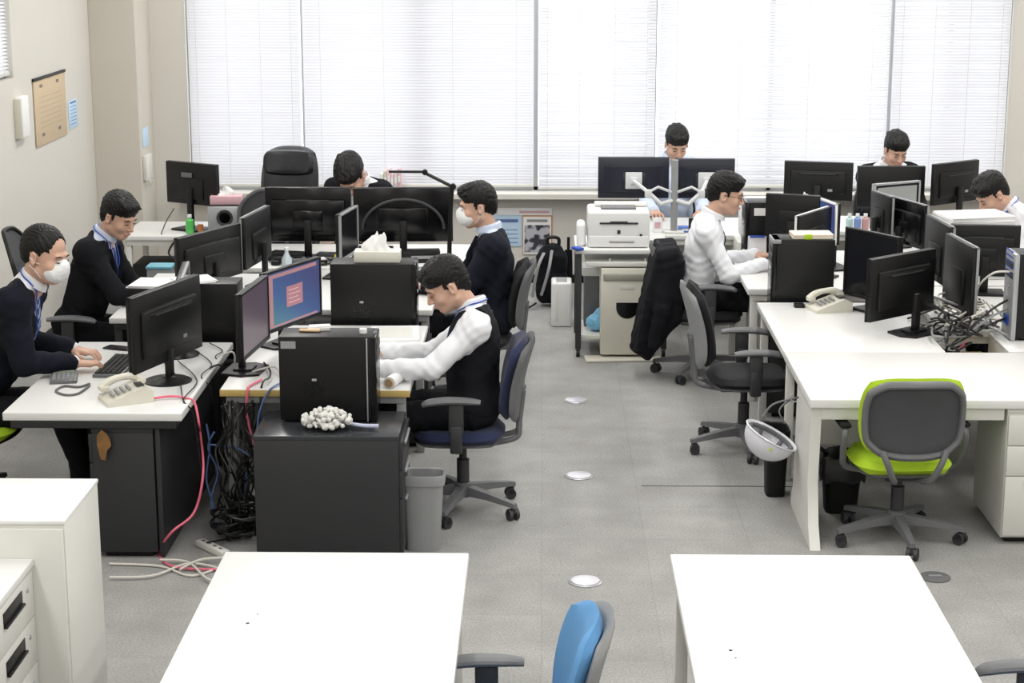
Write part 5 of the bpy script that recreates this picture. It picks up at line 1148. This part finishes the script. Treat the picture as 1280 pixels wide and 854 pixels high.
    if tie is not None:
        strip([(0, SL-.035-i*.03) for i in range(10)], 'tie', tie, [.018, .013, .018, .021, .024, .027, .029, .031, .033, .034], S, .006, .006)
    if lanyard:
        for sx in (-1, 1):
            strip([(sx*(.058-.0045*i), SL-.0-i*.030) for i in range(11)], 'lanyard', LANY, .0065, S, .012, .003)
        g = MB(); pc = lambda a: nb+sp*(.030-.020*math.sin(a))+X*.083*math.cos(a)+Yf*(.083*math.sin(a)+.004)
        a0 = S.surf(P(-.058, 0, SL), Yf, .3)+Yf*.012; a1 = S.surf(P(.058, 0, SL), Yf, .3)+Yf*.012
        g.tube([a0]+[pc(a) for a in [PI*1.0+PI*k/6 for k in range(7)]]+[a1], .0055, 6, flat=.6); g.build('lanyard', LANY, t)
    # shirt collar
    C = MB(); n = 18; vs = []; fs = []
    for k in range(n+1):
        a = PI*.5+.32+(2*PI-.64)*k/n; r = .069
        for (dr, dz) in ((.004, -.012), (-.001, .022), (.009, .012), (.013, -.016)): vs.append(tuple(H(0, -.028, -.10)*.0+ (nb+sp*.036)+X*(r+dr)*math.cos(a)+Yf*((r+dr)*math.sin(a)+.004)+sp*(dz-.016*math.sin(a))))
    for k in range(n):
        for j in range(3): fs.append((k*4+j, (k+1)*4+j, (k+1)*4+j+1, k*4+j+1))
    C.add(vs, fs).build('collar', shirt, t)
    if mask:
        D = HeadField(hc-.16, hc+.16, .004); D.sc = hs; D.ell(H(0, .060, -.052), (.058, .060, .052), Rh, 0); D.ell(H(0, .09, -.02), (.03, .03, .03), Rh, .03)
        D.cut(hc, Rh, lambda x, y, z: y-.018-np.abs(z+.05)*.3, .3); D.wrinkle(.0008, 3, 1); np_obj([D.mesh()], 'face_mask', MASK, t)
        for x in (-1, 1):
            g = MB()
            for z in (-.025, -.085): g.tube([H(x*.054, .030, z), H(x*.073, .005, z*.55-.005), H(x*.088, -.016, -.0 if z > -.05 else -.035)], .0018, 5)
            g.build('ear_loop', MASK, t)
    if glasses:
        g = MB()
        for x in (-1, 1):
            g.tube([H(x*.033+.023*math.cos(a), .102-.006*abs(math.cos(a)), .0+.015*math.sin(a)) for a in [2*PI*k/14 for k in range(15)]], .0017, 5)
            g.tube([H(x*.056, .096, .005), H(x*.075, .05, .006), H(x*.082, -.005, .004)], .0018, 5)
        g.tube([H(-.010, .106, .003), H(.010, .106, .003)], .0018, 5, smooth=False); g.build('glasses', BLK, t)
    return t

STRIPE = mat('navy tie with pale stripes', (.03,.05,.14), .5)
def stripes(m):
    nt = m.node_tree; b = nt.nodes['Principled BSDF']; tc = nt.nodes.new('ShaderNodeTexCoord'); w = nt.nodes.new('ShaderNodeTexWave'); w.inputs['Scale'].default_value = 14; w.bands_direction = 'DIAGONAL'
    r = nt.nodes.new('ShaderNodeValToRGB'); r.color_ramp.elements[0].position = .6; r.color_ramp.elements[0].color = (.02,.04,.13,1); r.color_ramp.elements[1].position = .7; r.color_ramp.elements[1].color = (.4,.5,.7,1)
    nt.links.new(tc.outputs['Object'], w.inputs[0]); nt.links.new(w.outputs[0], r.inputs[0]); nt.links.new(r.outputs[0], b.inputs['Base Color'])
stripes(STRIPE)
person('person at left edge in mask and dark cardigan with striped tie, typing', (-2.86, 8.95), 2, (-2.46, 8.93, 1.315), face=-22, pitch=14, hands=[(-2.42, 9.20, .775), (-2.34, 8.90, .775)], feet=[(-2.40, 9.15, 0), (-2.32, 9.0, 0)], outfit='cardigan', cloth=SUITN, tie=STRIPE, lanyard=True, mask=True, hair='receding', trousers=SUIT, fine=.004, seed=1, hs=1.16)
person('person at left in black jacket and blue tie looking down at desk', (-2.78, 10.75), -6, (-2.50, 10.70, 1.225), face=-30, pitch=24, hands=[(-2.26, 10.85, .775), (-2.24, 10.55, .785)], outfit='suit', cloth=SUIT, shirt=SHIRTB, tie=TIEB, lanyard=True, hair='full', seed=2, fine=.0045)
person('person in black vest and white shirt with blue lanyard on navy chair', (-.36, 8.95), 180, (-.48, 8.98, 1.16), face=198, pitch=30, hands=[(-.80, 8.74, .79), (-.82, 9.18, .775)], outfit='vest', cloth=SUIT, lanyard=True, hair='full', seed=3, fine=.004, elbow_out=.5)
person('person in mask and dark suit seated behind tissue box tower', (-.32, 11.05), 182, (-.40, 11.05, 1.235), face=192, pitch=8, hands=[(-.72, 10.90, .775), (-.74, 11.2, .775)], outfit='suit', cloth=SUITN, shirt=SHIRTB, mask=True, hair='swept', seed=4, fine=.0045)
person('person with bowed dark head behind two large monitor backs', (-1.37, 13.28), -90, (-1.37, 13.02, 1.155), face=-105, pitch=55, hands=[(-1.20, 12.78, .775), (-1.52, 12.78, .775)], outfit='suit', cloth=SUIT, hair='full', seed=5, fine=.005, hs=1.24)
person('person in white shirt looking down behind pole mounted monitors', (1.02, 14.25), -90, (1.02, 14.05, 1.255), face=-82, pitch=28, hands=[(1.20, 13.80, .775), (.84, 13.80, .775)], outfit='shirt', shirt=SHIRTB, hair='full', seed=6, fine=.005)
person('person in white shirt and glasses typing beside hanging black jacket', (1.0, 11.82), 0, (1.18, 11.80, 1.20), face=-8, pitch=12, hands=[(1.40, 11.98, .775), (1.42, 11.66, .775)], outfit='shirt', shirt=SHIRT, tie=SUIT, glasses=True, hair='swept', seed=7, fine=.0045, elbow_out=.45)
person('person in black jacket looking down behind three rear monitors', (2.70, 14.28), -90, (2.70, 14.10, 1.205), face=-78, pitch=25, hands=[(2.88, 13.85, .775), (2.52, 13.85, .775)], outfit='suit', cloth=SUIT, hair='full', seed=8, fine=.005)
person('person in white shirt with lanyard bowed at right edge', (3.32, 12.05), 188, (2.96, 12.10, 1.165), face=200, pitch=38, hands=[(2.85, 11.85, .80), (2.85, 12.30, .80)], outfit='shirt', shirt=SHIRT, lanyard=True, hair='full', seed=9, fine=.005)
# jacket hanging on the white shirt man's chair
J = Field((-.34, -.42, .05), (.30, .42, 1.0), .008)
poly = [(-.03, .86), (.07, .87), (.11, .80), (.10, .42), (.02, .33), (-.09, .15), (-.17, .20), (-.11, .48), (-.06, .74)]
Xj = J.ax[0][:, None]+0*J.ax[2][None, :]; Zj = J.ax[2][None, :]+0*J.ax[0][:, None]; dd = np.full(Xj.shape, 9.); ins = np.zeros(Xj.shape, bool)
for k in range(len(poly)):
    (ax_, az_), (bx_, bz_) = poly[k], poly[(k+1) % len(poly)]; ex, ez = bx_-ax_, bz_-az_
    tt = np.clip(((Xj-ax_)*ex+(Zj-az_)*ez)/(ex*ex+ez*ez), 0, 1); dd = np.minimum(dd, np.hypot(Xj-ax_-tt*ex, Zj-az_-tt*ez))
    cr = ((az_ > Zj) != (bz_ > Zj)) & (Xj < (bx_-ax_)*(Zj-az_)/((bz_-az_) or 1e-9)+ax_); ins ^= cr
d2 = np.where(ins, -dd, dd)[:, None, :]; Yj = J.ax[1][None, :, None]; Zq = J.ax[2][None, None, :]
hy = .235-.10*np.clip((.55-Zq)/.4, 0, 1)+.015*np.sin(9*Zq)
q1 = d2+.03; q2 = np.abs(Yj+.02)-(hy-.05)
J.d = (np.hypot(np.maximum(q1, 0), np.maximum(q2, 0))+np.minimum(np.maximum(q1, q2), 0)-.05).astype(np.float32)
Xq = J.ax[0][:, None, None]; J.d += (.012*np.sin(34*Yj+14*Xq+2.5*np.sin(5*Zq))*np.clip((.95-Zq)*1.4, 0, 1)).astype(np.float32)
J.cone((.02, -.23, .80), (-.01, -.255, .50), .045, .05, .03); J.cone((-.01, -.255, .50), (-.06, -.22, .26), .05, .038, .02)
J.wrinkle(.003, .8, 1)
t = thing('suit_jacket', 'black suit jacket hung over the white shirt mans chair', 'jacket', (.775, 11.78, 0)); np_obj([J.mesh()], 'cloth', SUIT, t)
